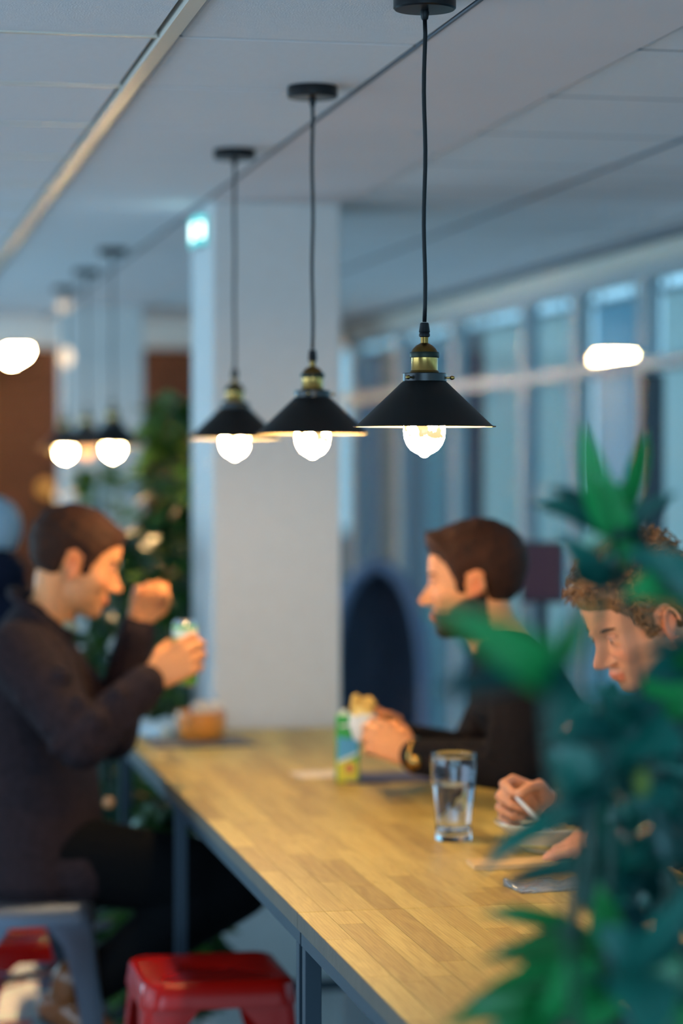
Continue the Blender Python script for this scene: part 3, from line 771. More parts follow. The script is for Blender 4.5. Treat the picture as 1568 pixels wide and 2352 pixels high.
# ---- left man (seen in profile, facing right)
def left_man():
    base = P(90, 2052, 5.66)
    r = empty('person', (0,0,0), label='man in dark charcoal jacket at the left, holding a can, other fist raised', cat='person')
    hc = P(176, 1288, 5.66); dip = math.radians(17)
    yaw = RIGHT*math.cos(.12)-FWD*math.sin(.12)*-1
    hf = yaw*math.cos(dip)-UP*math.sin(dip); hu = UP*math.cos(dip)+yaw*math.sin(dip)
    g = MB(); R = person_head(g, hc, hf, hu, 1.02)
    nb = P(92, 1440, 5.68)
    g.chain([hc+R@Vector((-.030,0,-.05)), P(128, 1385, 5.665), nb], [.055, .055, .062], 20)
    g.loft([(P(85,1450,5.68), FWD*.10, RIGHT*.07), (P(62,1520,5.68), FWD*.185, RIGHT*.10), (P(75,1700,5.68), FWD*.16, RIGHT*.11), (P(90,1960,5.68), FWD*.165, RIGHT*.12)], 24)
    # arms
    shN, elN, wrN = P(40,1505,5.50), P(188,1706,5.40), P(345,1562,5.46)
    shF, elF, wrF = P(95,1500,5.86), P(258,1690,5.90), P(318,1432,5.80)
    g.chain([shN, elN, wrN], [.055, .042, .029]); g.chain([shF, elF, wrF], [.055, .042, .029])
    # hips, legs
    for dd, kx in ((-.10, 545), (.10, 520)):
        g.chain([P(95,1965,5.68+dd), P(kx,2028,5.75+dd*1.4), P(190,2262,5.66+dd*.9)], [.085, .058, .042])
    t1, _ = hand(g, wrN, P(440,1502,5.475)-wrN, -FWD+UP*.25, side=1, curls=[(.35,1.0,.6),(.4,1.05,.6),(.5,1.1,.6),(.6,1.1,.6)], thumb=.35, s=1.14)
    hand(g, wrF, P(358,1300,5.80)-wrF, FWD*.8-RIGHT*.25+UP*.1, side=1, curls=[(.9,1.2,.7),(1.05,1.25,.7),(1.15,1.25,.7),(1.25,1.25,.7)], thumb=.9, s=1.0)
    me = remesh(g, 'body', M_skin, .0038, 3)
    paint_skin(me, hc, R, 1.02, SK1, stubble=.22)
    link('body', me, r)
    person_hair(hc, R, M_hair1, 1.02, t=.011, top=.000, fringe=.004, parent=r, line=-.006, seed=3)
    eyes(hc, R, 1.02, r, M_hair1, M_lid)
    # jacket
    Mj = mat('charcoal_wool', lin((38,29,33)), .9, bump=.5, bscale=350, vary=.3, spec=.15)
    j = MB()
    j.loft([(P(92,2015,5.68), FWD*.205, RIGHT*.158), (P(88,1900,5.68), FWD*.195, RIGHT*.152), (P(78,1760,5.68), FWD*.182, RIGHT*.148), (P(60,1620,5.68), FWD*.195, RIGHT*.145), (P(55,1530,5.68), FWD*.215, RIGHT*.122), (P(66,1465,5.68), FWD*.150, RIGHT*.095), (P(84,1410,5.68), FWD*.080, RIGHT*.070)], 32)
    def sleeve(s0, e0, w0):
        w1 = e0+(w0-e0)*.93; mid = s0.lerp(e0, .5); m2 = e0.lerp(w1, .5)
        j.chain([s0, mid, e0, m2, w1], [.080, .070, .063, .054, .046], 18)
        return w1
    cN = sleeve(shN, elN, wrN); cF = sleeve(shF, elF, wrF)
    for dd in (-.09, .09): j.chain([P(90,1990,5.68+dd), P(190,2000,5.67+dd)], [.098, .085], 18)
    # fold bulges around the elbow and back
    rs = random.Random(5)
    for (u, wd, ln) in ((.10,.030,.05), (.30,.022,.045), (.62,.026,.05)):
        p = elN.lerp(shN, u)-FWD*.040; j.cap(p+RIGHT*ln+UP*.03, p-RIGHT*ln*.7-UP*.025, wd, wd*.8, 12)
    for u in (.2, .55):
        p = elN.lerp(wrN, u)-FWD*.026; j.cap(p+UP*.03, p-UP*.03+RIGHT*.02, .026, .022, 12)
    jo = link('jacket', remesh(j, 'jacket', Mj, .006, 4), r)
    c = MB()
    ring = [P(92,1408,5.68)+FWD*.082*math.sin(a)+RIGHT*.066*math.cos(a)-UP*.050*math.cos(a) for a in np.linspace(0, 2*math.pi, 25)]
    c.tube(ring, .014, 10); c.build('jacket_collar', Mj, jo, True)
    c = MB(); ring = [P(110,1398,5.68)+FWD*.064*math.sin(a)+RIGHT*.060*math.cos(a)-UP*.045*math.cos(a) for a in np.linspace(-.8, .8, 15)]
    c.tube(ring, .010, 10); c.build('shirt_collar', mat('pale_shirt', lin((150,165,150)), .8), r, True)
    b_ = MB().lathe([(.001,0),(.013,0),(.015,.002),(.012,.004),(.001,.004)], seg=16, M=Matrix.Rotation(math.pi/2, 3, 'X')).build('button', mat('horn_button', lin((150,110,70)), .3), jo, True, loc=P(248,1845,5.53))
    # trousers
    Mt = mat('black_denim', lin((5,7,10)), .9, bump=.3, bscale=300, vary=.1, spec=.1)
    t = MB()
    for dd, kx in ((-.10, 545), (.10, 520)):
        hp, kn, an = P(95,1968,5.70+dd), P(kx-6,2030,5.75+dd*1.4), P(205,2262,5.66+dd*.9)
        t.chain([hp, hp.lerp(kn, .55), kn, kn.lerp(an, .4), an], [.105, .095, .088, .076, .055], 18)
    t.loft([(P(80,1900,5.68), FWD*.17, RIGHT*.12), (P(90,1985,5.68), FWD*.185, RIGHT*.13)], 24)
    link('trousers', remesh(t, 'trousers', Mt, .007, 3), r)
    Ms = mat('brown_leather', lin((120,66,26)), .3, coat=.3); Mso = mat('shoe_sole', lin((70,90,100)), .5)
    shoe(r, P(168,2285,5.57), RIGHT*.82+UP*-.25-FWD*.3, Ms, Mso); shoe(r, P(168,2285,5.75), RIGHT*.82+UP*-.25-FWD*.1, Ms, Mso)
    return r
left_man()

# ---- bearded man (profile, facing left)
def right_man():
    r = empty('person', (0,0,0), label='bearded man in black sweater facing left, both hands around his food', cat='person')
    hc = P(1086, 1335, 5.38); dip = math.radians(4)
    fw = (-RIGHT*math.cos(.10)+FWD*math.sin(.10)).normalized()
    hf = fw*math.cos(dip)-UP*math.sin(dip); hu = UP*math.cos(dip)+fw*math.sin(dip)
    g = MB(); R = person_head(g, hc, hf, hu, 1.04, jaw=1.05)
    g.chain([hc+R@Vector((-.022,0,-.055)), P(1128,1445,5.39), P(1165,1510,5.40)], [.058, .058, .066], 20)
    g.loft([(P(1170,1520,5.40), FWD*.11, RIGHT*.08), (P(1200,1590,5.40), FWD*.19, RIGHT*.10), (P(1288,1750,5.42), FWD*.15, RIGHT*.10), (P(1330,1990,5.45), FWD*.165, RIGHT*.12)], 24)
    shN, elN, wrN = P(1205,1590,5.20), P(1185,1762,5.14), P(950,1738,5.24)
    shF, elF, wrF = P(1170,1590,5.58), P(1080,1745,5.62), P(925,1700,5.46)
    g.chain([shN, elN, wrN], [.056, .044, .030]); g.chain([shF, elF, wrF], [.056, .044, .030])
    for dd in (-.10, .10):
        g.chain([P(1330,1985,5.45+dd), P(860,2035,5.42+dd*1.4), P(930,2380,5.44+dd)], [.085, .058, .044])
    hand(g, wrN, P(858,1690,5.27)-wrN, -FWD*.9+UP*.35, side=-1, curls=[(.45,.9,.5),(.5,.9,.5),(.55,.95,.5),(.6,1.0,.5)], thumb=.3, s=1.06)
    hand(g, wrF, P(850,1660,5.43)-wrF, FWD*.9+UP*.3, side=1, curls=[(.4,.8,.4),(.45,.85,.4),(.5,.9,.4),(.6,.9,.4)], thumb=.3, s=1.04)
    me = remesh(g, 'body', M_skin, .0038, 3)
    paint_skin(me, hc, R, 1.04, SK1, stubble=1.0, stub_col=lin((44,24,14)))
    link('body', me, r)
    person_hair(hc, R, M_hair2, 1.04, t=.010, top=.008, fringe=.016, parent=r, line=.0, seed=9, jaw=1.05)
    eyes(hc, R, 1.04, r, M_hair2, M_lid)
    Mj = mat('black_knit', lin((20,16,17)), .9, bump=.5, bscale=400, vary=.2, spec=.15)
    j = MB()
    j.loft([(P(1330,2030,5.45), FWD*.185, RIGHT*.145), (P(1318,1900,5.44), FWD*.175, RIGHT*.135), (P(1288,1750,5.42), FWD*.175, RIGHT*.125), (P(1208,1630,5.40), FWD*.205, RIGHT*.128), (P(1190,1570,5.40), FWD*.200, RIGHT*.110), (P(1178,1520,5.40), FWD*.120, RIGHT*.088), (P(1160,1482,5.39), FWD*.076, RIGHT*.070)], 32)
    for s0, e0, w0 in ((shN, elN, wrN), (shF, elF, wrF)):
        w1 = e0.lerp(w0, .97); j.chain([s0, s0.lerp(e0, .5), e0, e0.lerp(w1, .5), w1], [.078, .068, .058, .050, .040], 18)
    for k in range(5):
        p = elN.lerp(shN, .1+.15*k)-FWD*.022; j.cap(p+RIGHT*.05, p-RIGHT*.045+UP*.012, .032, .026, 10)
    link('sweater', remesh(j, 'sweater', Mj, .006, 4), r)
    t = MB(); Mt = MATS['black_denim']
    for dd in (-.10, .10):
        hp, kn, an = P(1330,1990,5.45+dd), P(865,2037,5.42+dd*1.4), P(935,2360,5.44+dd)
        t.chain([hp, hp.lerp(kn,.5), kn, kn.lerp(an,.4), an], [.102, .090, .073, .064, .052], 16)
    t.loft([(P(1322,1930,5.45), FWD*.16, RIGHT*.12), (P(1330,2005,5.45), FWD*.175, RIGHT*.125)], 24)
    link('trousers', remesh(t, 'trousers', Mt, .008, 3), r)
    for dd in (-.10, .10): shoe(r, P(935,2395,5.44+dd), -RIGHT, MATS['brown_leather'], MATS['shoe_sole'])
    # watch on the near wrist
    ax = (wrN-elN).normalized(); a1 = ax.cross(UP).normalized(); a2 = ax.cross(a1); cpt = wrN-ax*.004
    wt = empty('wristwatch', (0,0,0), label='gold wristwatch on the bearded man\'s near wrist', cat='watch')
    ring = [cpt+(a1*math.cos(a)*.036+a2*math.sin(a)*.036) for a in np.linspace(0, 2*math.pi, 25)]
    MB().tube(ring, .0055, 8).build('strap', M_brass, wt, True)
    fc = cpt-FWD*.036-UP*.006
    MB().cap(fc, fc-FWD*.006, .016, .015, 20).build('watch_case', M_brass, wt, True)
right_man()

# ---- curly-haired man behind the plant (facing left, looking down)
def curly_man():
    r = empty('person', (0,0,0), label='curly-haired man looking down at his plate behind the near plant', cat='person')
    hc = P(1468, 1418, 4.46); dip = math.radians(27)
    fw = (-RIGHT*math.cos(.42)-FWD*math.sin(.42)).normalized()
    hf = fw*math.cos(dip)-UP*math.sin(dip); hu = UP*math.cos(dip)+fw*math.sin(dip)
    g = MB(); S = 1.04; R = person_head(g, hc, hf, hu, S)
    g.chain([hc+R@Vector((-.030,0,-.05)), P(1560,1545,4.46), P(1610,1600,4.47)], [.056, .057, .064], 20)
    g.loft([(P(1610,1600,4.47), FWD*.10, RIGHT*.08), (P(1650,1690,4.47), FWD*.19, RIGHT*.10), (P(1700,1880,4.47), FWD*.16, RIGHT*.11), (P(1740,2160,4.48), FWD*.165, RIGHT*.12)], 24)
    shN, elN, wrN = P(1640,1700,4.27), P(1560,1915,4.22), P(1390,1938,4.34)
    shF, elF, wrF = P(1610,1690,4.66), P(1460,1900,4.70), P(1268,1858,4.60)
    g.chain([shN, elN, wrN], [.056, .044, .029]); g.chain([shF, elF, wrF], [.056, .044, .029])
    for dd in (-.10, .10):
        g.chain([P(1740,2160,4.48+dd), P(1340,2240,4.46+dd*1.4), P(1440,2700,4.46+dd)], [.085, .058, .044])
    hand(g, wrF, P(1135,1822,4.56)-wrF, FWD*.85+UP*.25+RIGHT*.1, side=1, curls=[(.75,1.25,.6),(.95,1.35,.7),(1.05,1.35,.7),(1.15,1.35,.7)], thumb=.55, s=1.14)
    hand(g, wrN, P(1290,1948,4.40)-wrN, UP*.8-FWD*.5, side=1, curls=[(.3,.4,.3)]*4, thumb=.3, s=1.0)
    me = remesh(g, 'body', M_skin, .0036, 3)
    paint_skin(me, hc, R, S, SK2, stubble=.25)
    link('body', me, r)
    person_hair(hc, R, M_hair3, S, t=.012, top=.014, fringe=.006, rough=.003, curl=520, parent=r, line=-.004, seed=21)
    eyes(hc, R, S, r, M_hair2, M_lid)
    def flannel():
        m = bpy.data.materials.new('dark_checked_flannel'); m.use_nodes = True; nt = m.node_tree; N = nt.nodes; L = nt.links; b = N['Principled BSDF']
        tc = N.new('ShaderNodeTexCoord'); mp = N.new('ShaderNodeMapping'); mp.inputs['Rotation'].default_value = (.2,.3,.2); L.new(tc.outputs['Object'], mp.inputs[0])
        ck = N.new('ShaderNodeTexChecker'); ck.inputs['Scale'].default_value = 34; ck.inputs[1].default_value = lin((30,40,44))+(1,); ck.inputs[2].default_value = lin((62,66,66))+(1,)
        L.new(mp.outputs[0], ck.inputs[0]); L.new(ck.outputs[0], b.inputs['Base Color']); b.inputs['Roughness'].default_value = .85; return m
    Mj = flannel(); j = MB()
    j.loft([(P(1740,2180,4.48), FWD*.185, RIGHT*.150), (P(1725,2040,4.48), FWD*.175, RIGHT*.140), (P(1695,1860,4.47), FWD*.178, RIGHT*.135), (P(1660,1730,4.47), FWD*.205, RIGHT*.128), (P(1640,1670,4.47), FWD*.200, RIGHT*.110), (P(1622,1625,4.47), FWD*.12, RIGHT*.088), (P(1605,1588,4.47), FWD*.078, RIGHT*.070)], 32)
    for s0, e0, w0 in ((shN, elN, wrN), (shF, elF, wrF)):
        w1 = e0.lerp(w0, .93); j.chain([s0, s0.lerp(e0, .5), e0, e0.lerp(w1, .5), w1], [.080, .068, .058, .050, .042], 18)
    link('shirt', remesh(j, 'shirt', Mj, .006, 4), r)
    t = MB(); Mt = MATS['black_denim']
    for dd in (-.10, .10):
        hp, kn, an = P(1740,2165,4.48+dd), P(1345,2243,4.46+dd*1.4), P(1440,2660,4.46+dd)
        t.chain([hp, hp.lerp(kn,.5), kn, kn.lerp(an,.4), an], [.102, .090, .073, .064, .052], 16)
    t.loft([(P(1725,2090,4.48), FWD*.16, RIGHT*.12), (P(1740,2180,4.48), FWD*.175, RIGHT*.125)], 24)
    link('trousers', remesh(t, 'trousers', Mt, .008, 3), r)
    for dd in (-.10, .10): shoe(r, P(1440,2690,4.46+dd), -RIGHT, MATS['brown_leather'], MATS['shoe_sole'])
    # fork in the far hand
    fk = empty('fork', (0,0,0), label='pale fork held in the fist above the plate', cat='cutlery')
    a, b_ = P(1186,1832,4.50), P(1246,1896,4.50); dr = (b_-a).normalized()
    M_fork = mat('pale_cutlery', lin((225,222,212)), .3)
    MB().tube([a, a.lerp(b_,.5), b_], [.0035,.0042,.0045], 10).build('handle', M_fork, fk, True)
    sd = dr.cross(FWD).normalized(); hd = MB(); hd.loft([(b_, sd*.004, FWD*.003), (b_+dr*.012, sd*.010, FWD*.003), (b_+dr*.022, sd*.011, FWD*.002)], 12)
    for k in (-1.5,-.5,.5,1.5): hd.tube([b_+dr*.018+sd*k*.0055, b_+dr*.045+sd*k*.0055], .0015, 6)
    hd.build('fork_head', M_fork, fk, True)
curly_man()

# ---- person at the far left edge, in navy with a pale blue cap, seen from behind
def far_person():
    r = empty('person', (0,0,0), label='blurred person in navy jacket and pale blue cap cut by the left edge', cat='person')
    d = 7.4; hc = P(-30, 1240, d); g = MB()
    R = person_head(g, hc, (-RIGHT*.8+FWD*.6), UP, 1.0)
    g.chain([hc+R@Vector((-.02,0,-.05)), P(-25,1345,d)], [.055,.062], 18)
    g.loft([(P(-25,1340,d), RIGHT*.10, FWD*.08), (P(-35,1400,d), RIGHT*.19, FWD*.11), (P(-30,1560,d), RIGHT*.16, FWD*.11), (P(-30,1740,d), RIGHT*.17, FWD*.12)], 24)
    for s in (-1, 1):
        pts = [P(-35+s*135,1405,d), P(-35+s*160,1580,d-.05), P(-35+s*70,1640,d+.24)]
        g.chain(pts, [.055,.042,.03]); hand(g, pts[2], FWD+UP*.1, UP, side=s, curl=(.5,.7,.4))
        g.chain([P(-30+s*70,1740,d), P(-30+s*90,1760,d+.42), P(-30+s*90,2090,d+.42)], [.085,.058,.044])
    me = remesh(g, 'body', M_skin, .006, 3); paint_skin(me, hc, R, 1, SK1); link('body', me, r)
    j = MB(); Mj = mat('navy_jacket', lin((8,18,38)), .9, spec=.15, bump=.3, bscale=200, vary=.1)
    j.loft([(P(-30,1760,d), RIGHT*.19, FWD*.15), (P(-30,1560,d), RIGHT*.185, FWD*.14), (P(-35,1420,d), RIGHT*.215, FWD*.13), (P(-30,1360,d), RIGHT*.15, FWD*.11), (P(-28,1322,d), RIGHT*.09, FWD*.085)], 28)
    j.ell(P(-15,1318,d-.05), (.105,.10,.085))
    for s in (-1, 1): j.chain([P(-35+s*130,1410,d), P(-35+s*160,1580,d-.05), P(-35+s*75,1636,d+.22)], [.080,.062,.046])
    link('jacket', remesh(j, 'jacket', Mj, .008, 4), r)
    t = MB()
    for s in (-1, 1): t.chain([P(-30+s*70,1745,d), P(-30+s*90,1765,d+.42), P(-30+s*90,2080,d+.42)], [.10,.073,.052])
    link('trousers', remesh(t, 'trousers', MATS['black_denim'], .01, 3), r)
    for s in (-1, 1): shoe(r, P(-30+s*90,2100,d+.42), FWD, MATS['brown_leather'], MATS['shoe_sole'])
    person_hair(hc, R, mat('pale_blue_cap', lin((120,150,170)), .8), 1.0, t=.006, top=.012, parent=r, name='cap', rough=.0003, line=-.01)
far_person()
stool(*(P(-30,1700,7.4).xy), -.1, .74, M_grey, 'grey metal stool under the person in navy at the left edge')

# ------------------------------------------------------------------ things on the table
def flat(name, p, w_, l_, rz, m, label, cat, h=.004, crumple=0.0, group=None):
    n = 9; v = []; f = []
    rs = random.Random(hash(label) % 1000 if False else len(label))
    for lay in (0, 1):
        for i in range(n):
            for k in range(n):
                x = (i/(n-1)-.5)*w_; y = (k/(n-1)-.5)*l_
                z = (h if lay else 0)+(crumple*(.5+.5*math.sin(i*1.9+k*.7)*math.cos(k*1.3+i*.4)) if lay else 0)
                v.append((x, y, z))
    for i in range(n-1):
        for k in range(n-1):
            a = i*n+k; f.append((a, a+1, a+n+1, a+n)); b_ = a+n*n; f.append((b_, b_+n, b_+n+1, b_+1))
    for i in range(n-1):
        for a, b_ in ((i*n, (i+1)*n), ((i+1)*n+n-1, i*n+n-1)): f.append((a, b_, b_+n*n, a+n*n))
        for a, b_ in ((i+1, i), ((n-1)*n+i, (n-1)*n+i+1)): f.append((a, b_, b_+n*n, a+n*n))
    me = bpy.data.meshes.new(name); me.from_pydata(v, [], f); me.materials.append(m); me.update()
    o = link(name, me, None, crumple > 0, loc=(p.x, p.y, TT+.0006)); o.rotation_euler.z = rz
    return tag(o, label, cat, group)
def onT(px, py):
    d = (CAM_Z-TT)*F/(py-1060); return P(px, py, d)
# water glass
g0 = onT(1042, 1944-12); wg = empty('water_glass', (g0.x, g0.y, TT), label='tall curved drinking glass half full of water', cat='glass')
s = .1695/.205
pr_o = [(.001,.0005),(.033,.0005),(.0355,.003),(.0355,.010),(.0345,.018),(.0345,.035),(.0370,.065),(.0415,.100),(.0445,.130),(.0450,.150),(.0440,.168),(.0435,.1695)]
pr_i = [(.0420,.1695),(.0425,.160),(.0432,.150),(.0427,.130),(.0397,.100),(.0352,.065),(.0325,.035),(.0320,.020),(.024,.0145),(.001,.0135)]
MB().lathe(pr_o+pr_i, seg=64, cap=False).build('glass_vessel', M_glass, wg, True)
MB().lathe([(.001,.0138),(.024,.0148),(.0318,.0203),(.0323,.035),(.0350,.065),(.0395,.100),(.0405,.108),(.001,.108)], seg=64, cap=False).build('water', M_water, wg, 'auto')
# juice carton
jc = onT(798, 1798); ct = empty('juice_carton', (jc.x, jc.y, TT), -.18, label='green, blue and yellow drink carton standing by the bearded man\'s hands', cat='carton')
Mg = mat('carton_green', lin((30,150,50)), .35); Mb_ = mat('carton_blue', lin((70,150,190)), .35); My = mat('carton_yellow', lin((205,190,30)), .35); Mwh = mat('carton_white', lin((215,225,205)), .4); Mrd = mat('carton_red', lin((190,90,50)), .4)
MB().bbox((-.027,-.020,0), (.027,.020,.155), .003).build('carton_body', Mg, ct)
def patch(name, m, y, pts, x=0):
    """thin printed panel standing proud of the carton front"""
    n = len(pts); v = [(a, y-.0006, z_) for a, z_ in pts]+[(a, y, z_) for a, z_ in pts]
    f = [tuple(range(n)), tuple(reversed(range(n, 2*n)))]+[(i, (i+1) % n, (i+1) % n+n, i+n) for i in range(n)]
    g = MB(); g.add(v, f); return g.build(name, m, ct)
patch('blue_panel', Mb_, -.0202, [(-.0235,.050),(.0235,.070),(.0235,.108),(.005,.102),(-.0235,.106)])
patch('yellow_panel', My, -.0202, [(-.0235,.003),(.0235,.003),(.0235,.048),(.010,.055),(-.0235,.047)])
patch('red_fruit', Mrd, -.0210, [(.004+.009*math.cos(a), .034+.011*math.sin(a)) for a in np.linspace(0, 6.28, 13)[:-1]])
patch('white_wave', Mwh, -.0210, [(-.0235,.046),(.000,.055),(.0235,.066),(.0235,.072),(.000,.062),(-.0235,.052)])
patch('lettering_bar', Mwh, -.0210, [(-.017,.128),(.015,.132),(.015,.138),(-.017,.134)])
MB().box((-.020,-.016,.155), (.020,.016,.1575)).build('carton_top', Mwh, ct)
MB().bbox((-.016,-.010,.1575), (-.001,.006,.166), .002).build('cap', Mwh, ct)
MB().tube([(.012,.006,.157),(.012,.006,.163)], .0030).build('straw', mat('straw_green', lin((120,190,70)), .4), ct)
# food in the bearded man's hands
fd = P(832, 1646, 5.35); so = empty('sandwich', fd, -TH, label='yellow sandwich held upright by the bearded man', cat='food')
g = MB(); rs = random.Random(3)
g.ell((0,0,.0), (.026,.014,.045), M=Matrix.Rotation(.15, 3, 'Y')); 
for k in range(16): 
    a = k*2.4; g.ell((.018*math.cos(a), .008*math.sin(a*1.7), .040*math.sin(a*.7)), (.010,.008,.011))
g.ell((.012,0,.028), (.020,.012,.012)); g.ell((-.012,0,.020), (.016,.011,.020))
link('bread', remesh(g, 'bread', mat('toasted_bread', lin((214,170,84)), .8, bump=.6, bscale=90, vary=.2), .002, 2), so)
gg = MB()
for k in range(6): gg.ell((.004*(k-3), -.013, .012*math.sin(k*1.3)+.005), (.009,.003,.006))
gg.build('filling', mat('cheese_filling', lin((235,205,120)), .6), so, True)
MB().loft([((0,0,-.05), (.020,0,0), (0,.012,0)), ((0,0,-.02), (.030,0,0), (0,.018,0)), ((.002,0,.0), (.031,0,0), (0,.019,0))], 18).build('wrapper', mat('paper_wrapper', lin((205,205,200)), .7), so, True)
# can in the left man's hand
cn = P(424, 1500, 5.530); can = empty('drink_can', cn, label='green and white drink can gripped by the left man', cat='can')
Mcg = mat('can_green', lin((110,170,60)), .3, metal=.2); Mcw = mat('can_white', lin((205,215,190)), .3); Mal = mat('aluminium', lin((190,195,200)), .25, metal=1)
zb = -.075
MB().lathe([(.0265,zb+.004),(.0285,zb+.010),(.0285,zb+.132),(.0265,zb+.140)], seg=40).build('can_body', Mcg, can, 'auto')
MB().lathe([(.0288,zb+.112),(.0288,zb+.130),(.0284,zb+.131),(.0284,zb+.111)], seg=40, cap=False).build('white_band', Mcw, can, 'auto')
MB().lathe([(.020,zb),(.024,zb),(.0265,zb+.005)], seg=40).build('can_base', Mal, can, 'auto')
MB().lathe([(.0262,zb+.139),(.0240,zb+.147),(.0250,zb+.149),(.0235,zb+.149),(.0225,zb+.146),(.001,zb+.146)], seg=40, cap=False).build('can_lid', Mal, can, 'auto')
MB().bbox((-.006,-.014,zb+.146), (.006,.008,zb+.148), .0008).build('ring_pull', Mal, can)
# plate with food
pp = P(1283, 1890, 4.57); pl = empty('plate', (pp.x, pp.y, TT), label='pale dinner plate with food in front of the curly-haired man', cat='plate')
Mpl = mat('glazed_ceramic', lin((218,206,176)), .2, coat=.4)
MB().lathe([(.001,.0),(.060,.0),(.066,.004),(.090,.026),(.112,.046),(.119,.052),(.1205,.0545),(.1185,.056),(.110,.051),(.088,.032),(.062,.012),(.001,.010)], seg=64, cap=False).build('plate_dish', Mpl, pl, True)
g = MB(); rs = random.Random(11)
for k in range(46):
    a = rs.uniform(0, 6.28); q = rs.uniform(0, .075); g.ell((q*math.cos(a), q*math.sin(a), .030+.014*(1-q/.075)+rs.uniform(-.003,.004)), (rs.uniform(.010,.02), rs.uniform(.008,.015), rs.uniform(.006,.012)), M=Matrix.Rotation(rs.uniform(0,3), 3, 'Z'), seg=10)
g.ell((0,0,.018), (.085,.085,.016))
tag(link('food', remesh(g, 'food', mat('rice_and_salad', lin((190,165,90)), .6, bump=.5, bscale=120, vary=.4), .003, 1), pl), kind='stuff')
g = MB(); g.loft([((.060,-.045,.058), (.012,0,0), (0,.006,.010)), ((.085,-.035,.062), (.010,.01,0), (0,.008,.013)), ((.112,-.02,.063), (.006,.006,0), (0,.005,.008))], 14); g.build('bread_piece', mat('baked_bread', lin((222,186,110)), .6), pl, True)
# wooden board / folded paper, wrap, napkin, bowl
bd = onT(1205, 1992); flat('wooden_board', bd, .20, .075, -.05, mat('light_board', lin((205,170,115)), .55), 'thin pale wooden board on the table just below the plate', 'board', h=.009)
Mw = bpy.data.materials.new('clear_film'); Mw.use_nodes = True; b_ = Mw.node_tree.nodes['Principled BSDF']; b_.inputs['Transmission Weight'].default_value = .85; b_.inputs['Roughness'].default_value = .12; b_.inputs['Base Color'].default_value = (.9,.92,.95,1)
q = onT(1265, 2042); flat('plastic_wrap', q, .14, .085, .1, Mw, 'crumpled clear plastic wrap lying nearest the camera, half behind leaves', 'wrapper', h=.002, crumple=.012)
q = onT(728, 1782); flat('paper_napkin', q, .105, .10, .1, mat('white_paper', lin((222,205,185)), .8), 'white paper napkin on the table left of the carton', 'napkin', h=.0015, crumple=.002)
q = onT(880, 1790); flat('serving_tray', q, .20, .16, .0, mat('dark_tray', lin((86,78,96)), .5), 'dark tray under the bearded man\'s hands', 'tray', h=.006)
q = onT(455, 1708); flat('place_mat', q, .26, .20, .05, mat('slate_mat', lin((92,92,98)), .6), 'dark grey place mat under the wooden bowl', 'mat', h=.005)
q = onT(372, 1686)
n_ = flat('cloth_napkin', q, .15, .20, .5, mat('pale_blue_cloth', lin((165,190,205)), .8), 'crumpled pale blue napkin left of the wooden bowl', 'napkin', h=.012, crumple=.026)
q = onT(352, 1742); flat('wooden_spoon_rest', q, .05, .025, -.5, mat('cream_wood', lin((230,200,140)), .6), 'small cream wooden piece near the left corner of the table', 'utensil', h=.006)
q = onT(460, 1704); bw = empty('wooden_bowl', (q.x, q.y, TT+.006), label='honey coloured wooden bowl with pale contents beside the pillar', cat='bowl')
Mbw = mat('honey_wood', lin((190,120,42)), .35, coat=.2, bump=.1, bscale=40, vary=.12)
MB().lathe([(.001,0),(.052,0),(.060,.004),(.0655,.030),(.0665,.062),(.0665,.074),(.0650,.0755),(.0625,.074),(.0615,.060),(.055,.016),(.001,.012)], seg=48, cap=False).build('bowl_body', Mbw, bw, True)
g = MB(); rs = random.Random(4)
for k in range(16): a = rs.uniform(0,6.28); q = rs.uniform(0,.04); g.ell((q*math.cos(a)+.008, q*math.sin(a), .070+rs.uniform(0,.022)), (.018,.014,.013), seg=10)
g.ell((0,0,.045), (.055,.055,.025))
tag(link('bowl_contents', remesh(g, 'bowl_contents', mat('pale_salad', lin((205,195,185)), .7, vary=.15), .003, 1), bw), kind='stuff')

# ------------------------------------------------------------------ background furniture
def shell_chair(px, py_top, d, label, m_in, m_rim, wid, hgt, yaw):
    p = P(px, py_top, d); zt = p.z
    r = empty('lounge_chair', (p.x, p.y, 0), yaw, label=label, cat='chair')
    n = 28; v = []; f = []
    def prof(u):      # arch outline, half width at normalised height
        return wid/2*math.sqrt(max(0, 1-max(0, (u-.45)/.55)**2.2))
    rows = 24
    for lay in (0, 1):
        for j in range(rows+1):
            u = j/rows; u = .02+.978*u; hw = prof(u)
            for k in range(n+1):
                t = k/n*2-1; x = hw*t; y = (.20*(1-t*t) if True else 0)*(1-.25*u) + lay*.035
                v.append((x, y, .42+(zt-.42)*u))
    N_ = (rows+1)*(n+1)
    for j in range(rows):
        for k in range(n):
            a = j*(n+1)+k; f.append((a, a+1, a+n+2, a+n+1)); b2 = a+N_; f.append((b2, b2+n+1, b2+n+2, b2+1))
    g = MB(); g.add(v, f); g.build('backrest', m_in, r, True)
    rim = []
    for j in range(rows+1): u = .02+.978*j/rows; rim.append((-prof(u), .018, .42+(zt-.42)*u))
    for j in range(12): t = -1+2*(j+.5)/12; rim.append((prof(.998)*t, .018+.15*(1-t*t), zt))
    for j in range(rows, -1, -1): u = .02+.978*j/rows; rim.append((prof(u), .018, .42+(zt-.42)*u))
    MB().tube(rim, .028, 10).build('piping', m_rim, r, True)
    MB().bbox((-wid/2+.02, -.30, .32), (wid/2-.02, .17, .45), .04).build('seat', m_rim, r, 'auto')
    for sx in (-1, 1):
        for y in (-.26, .12): MB().cap((sx*(wid/2-.07), y, .30), (sx*(wid/2-.04), y, .012), .014, .011).build('leg', M_blackblue, r, True)
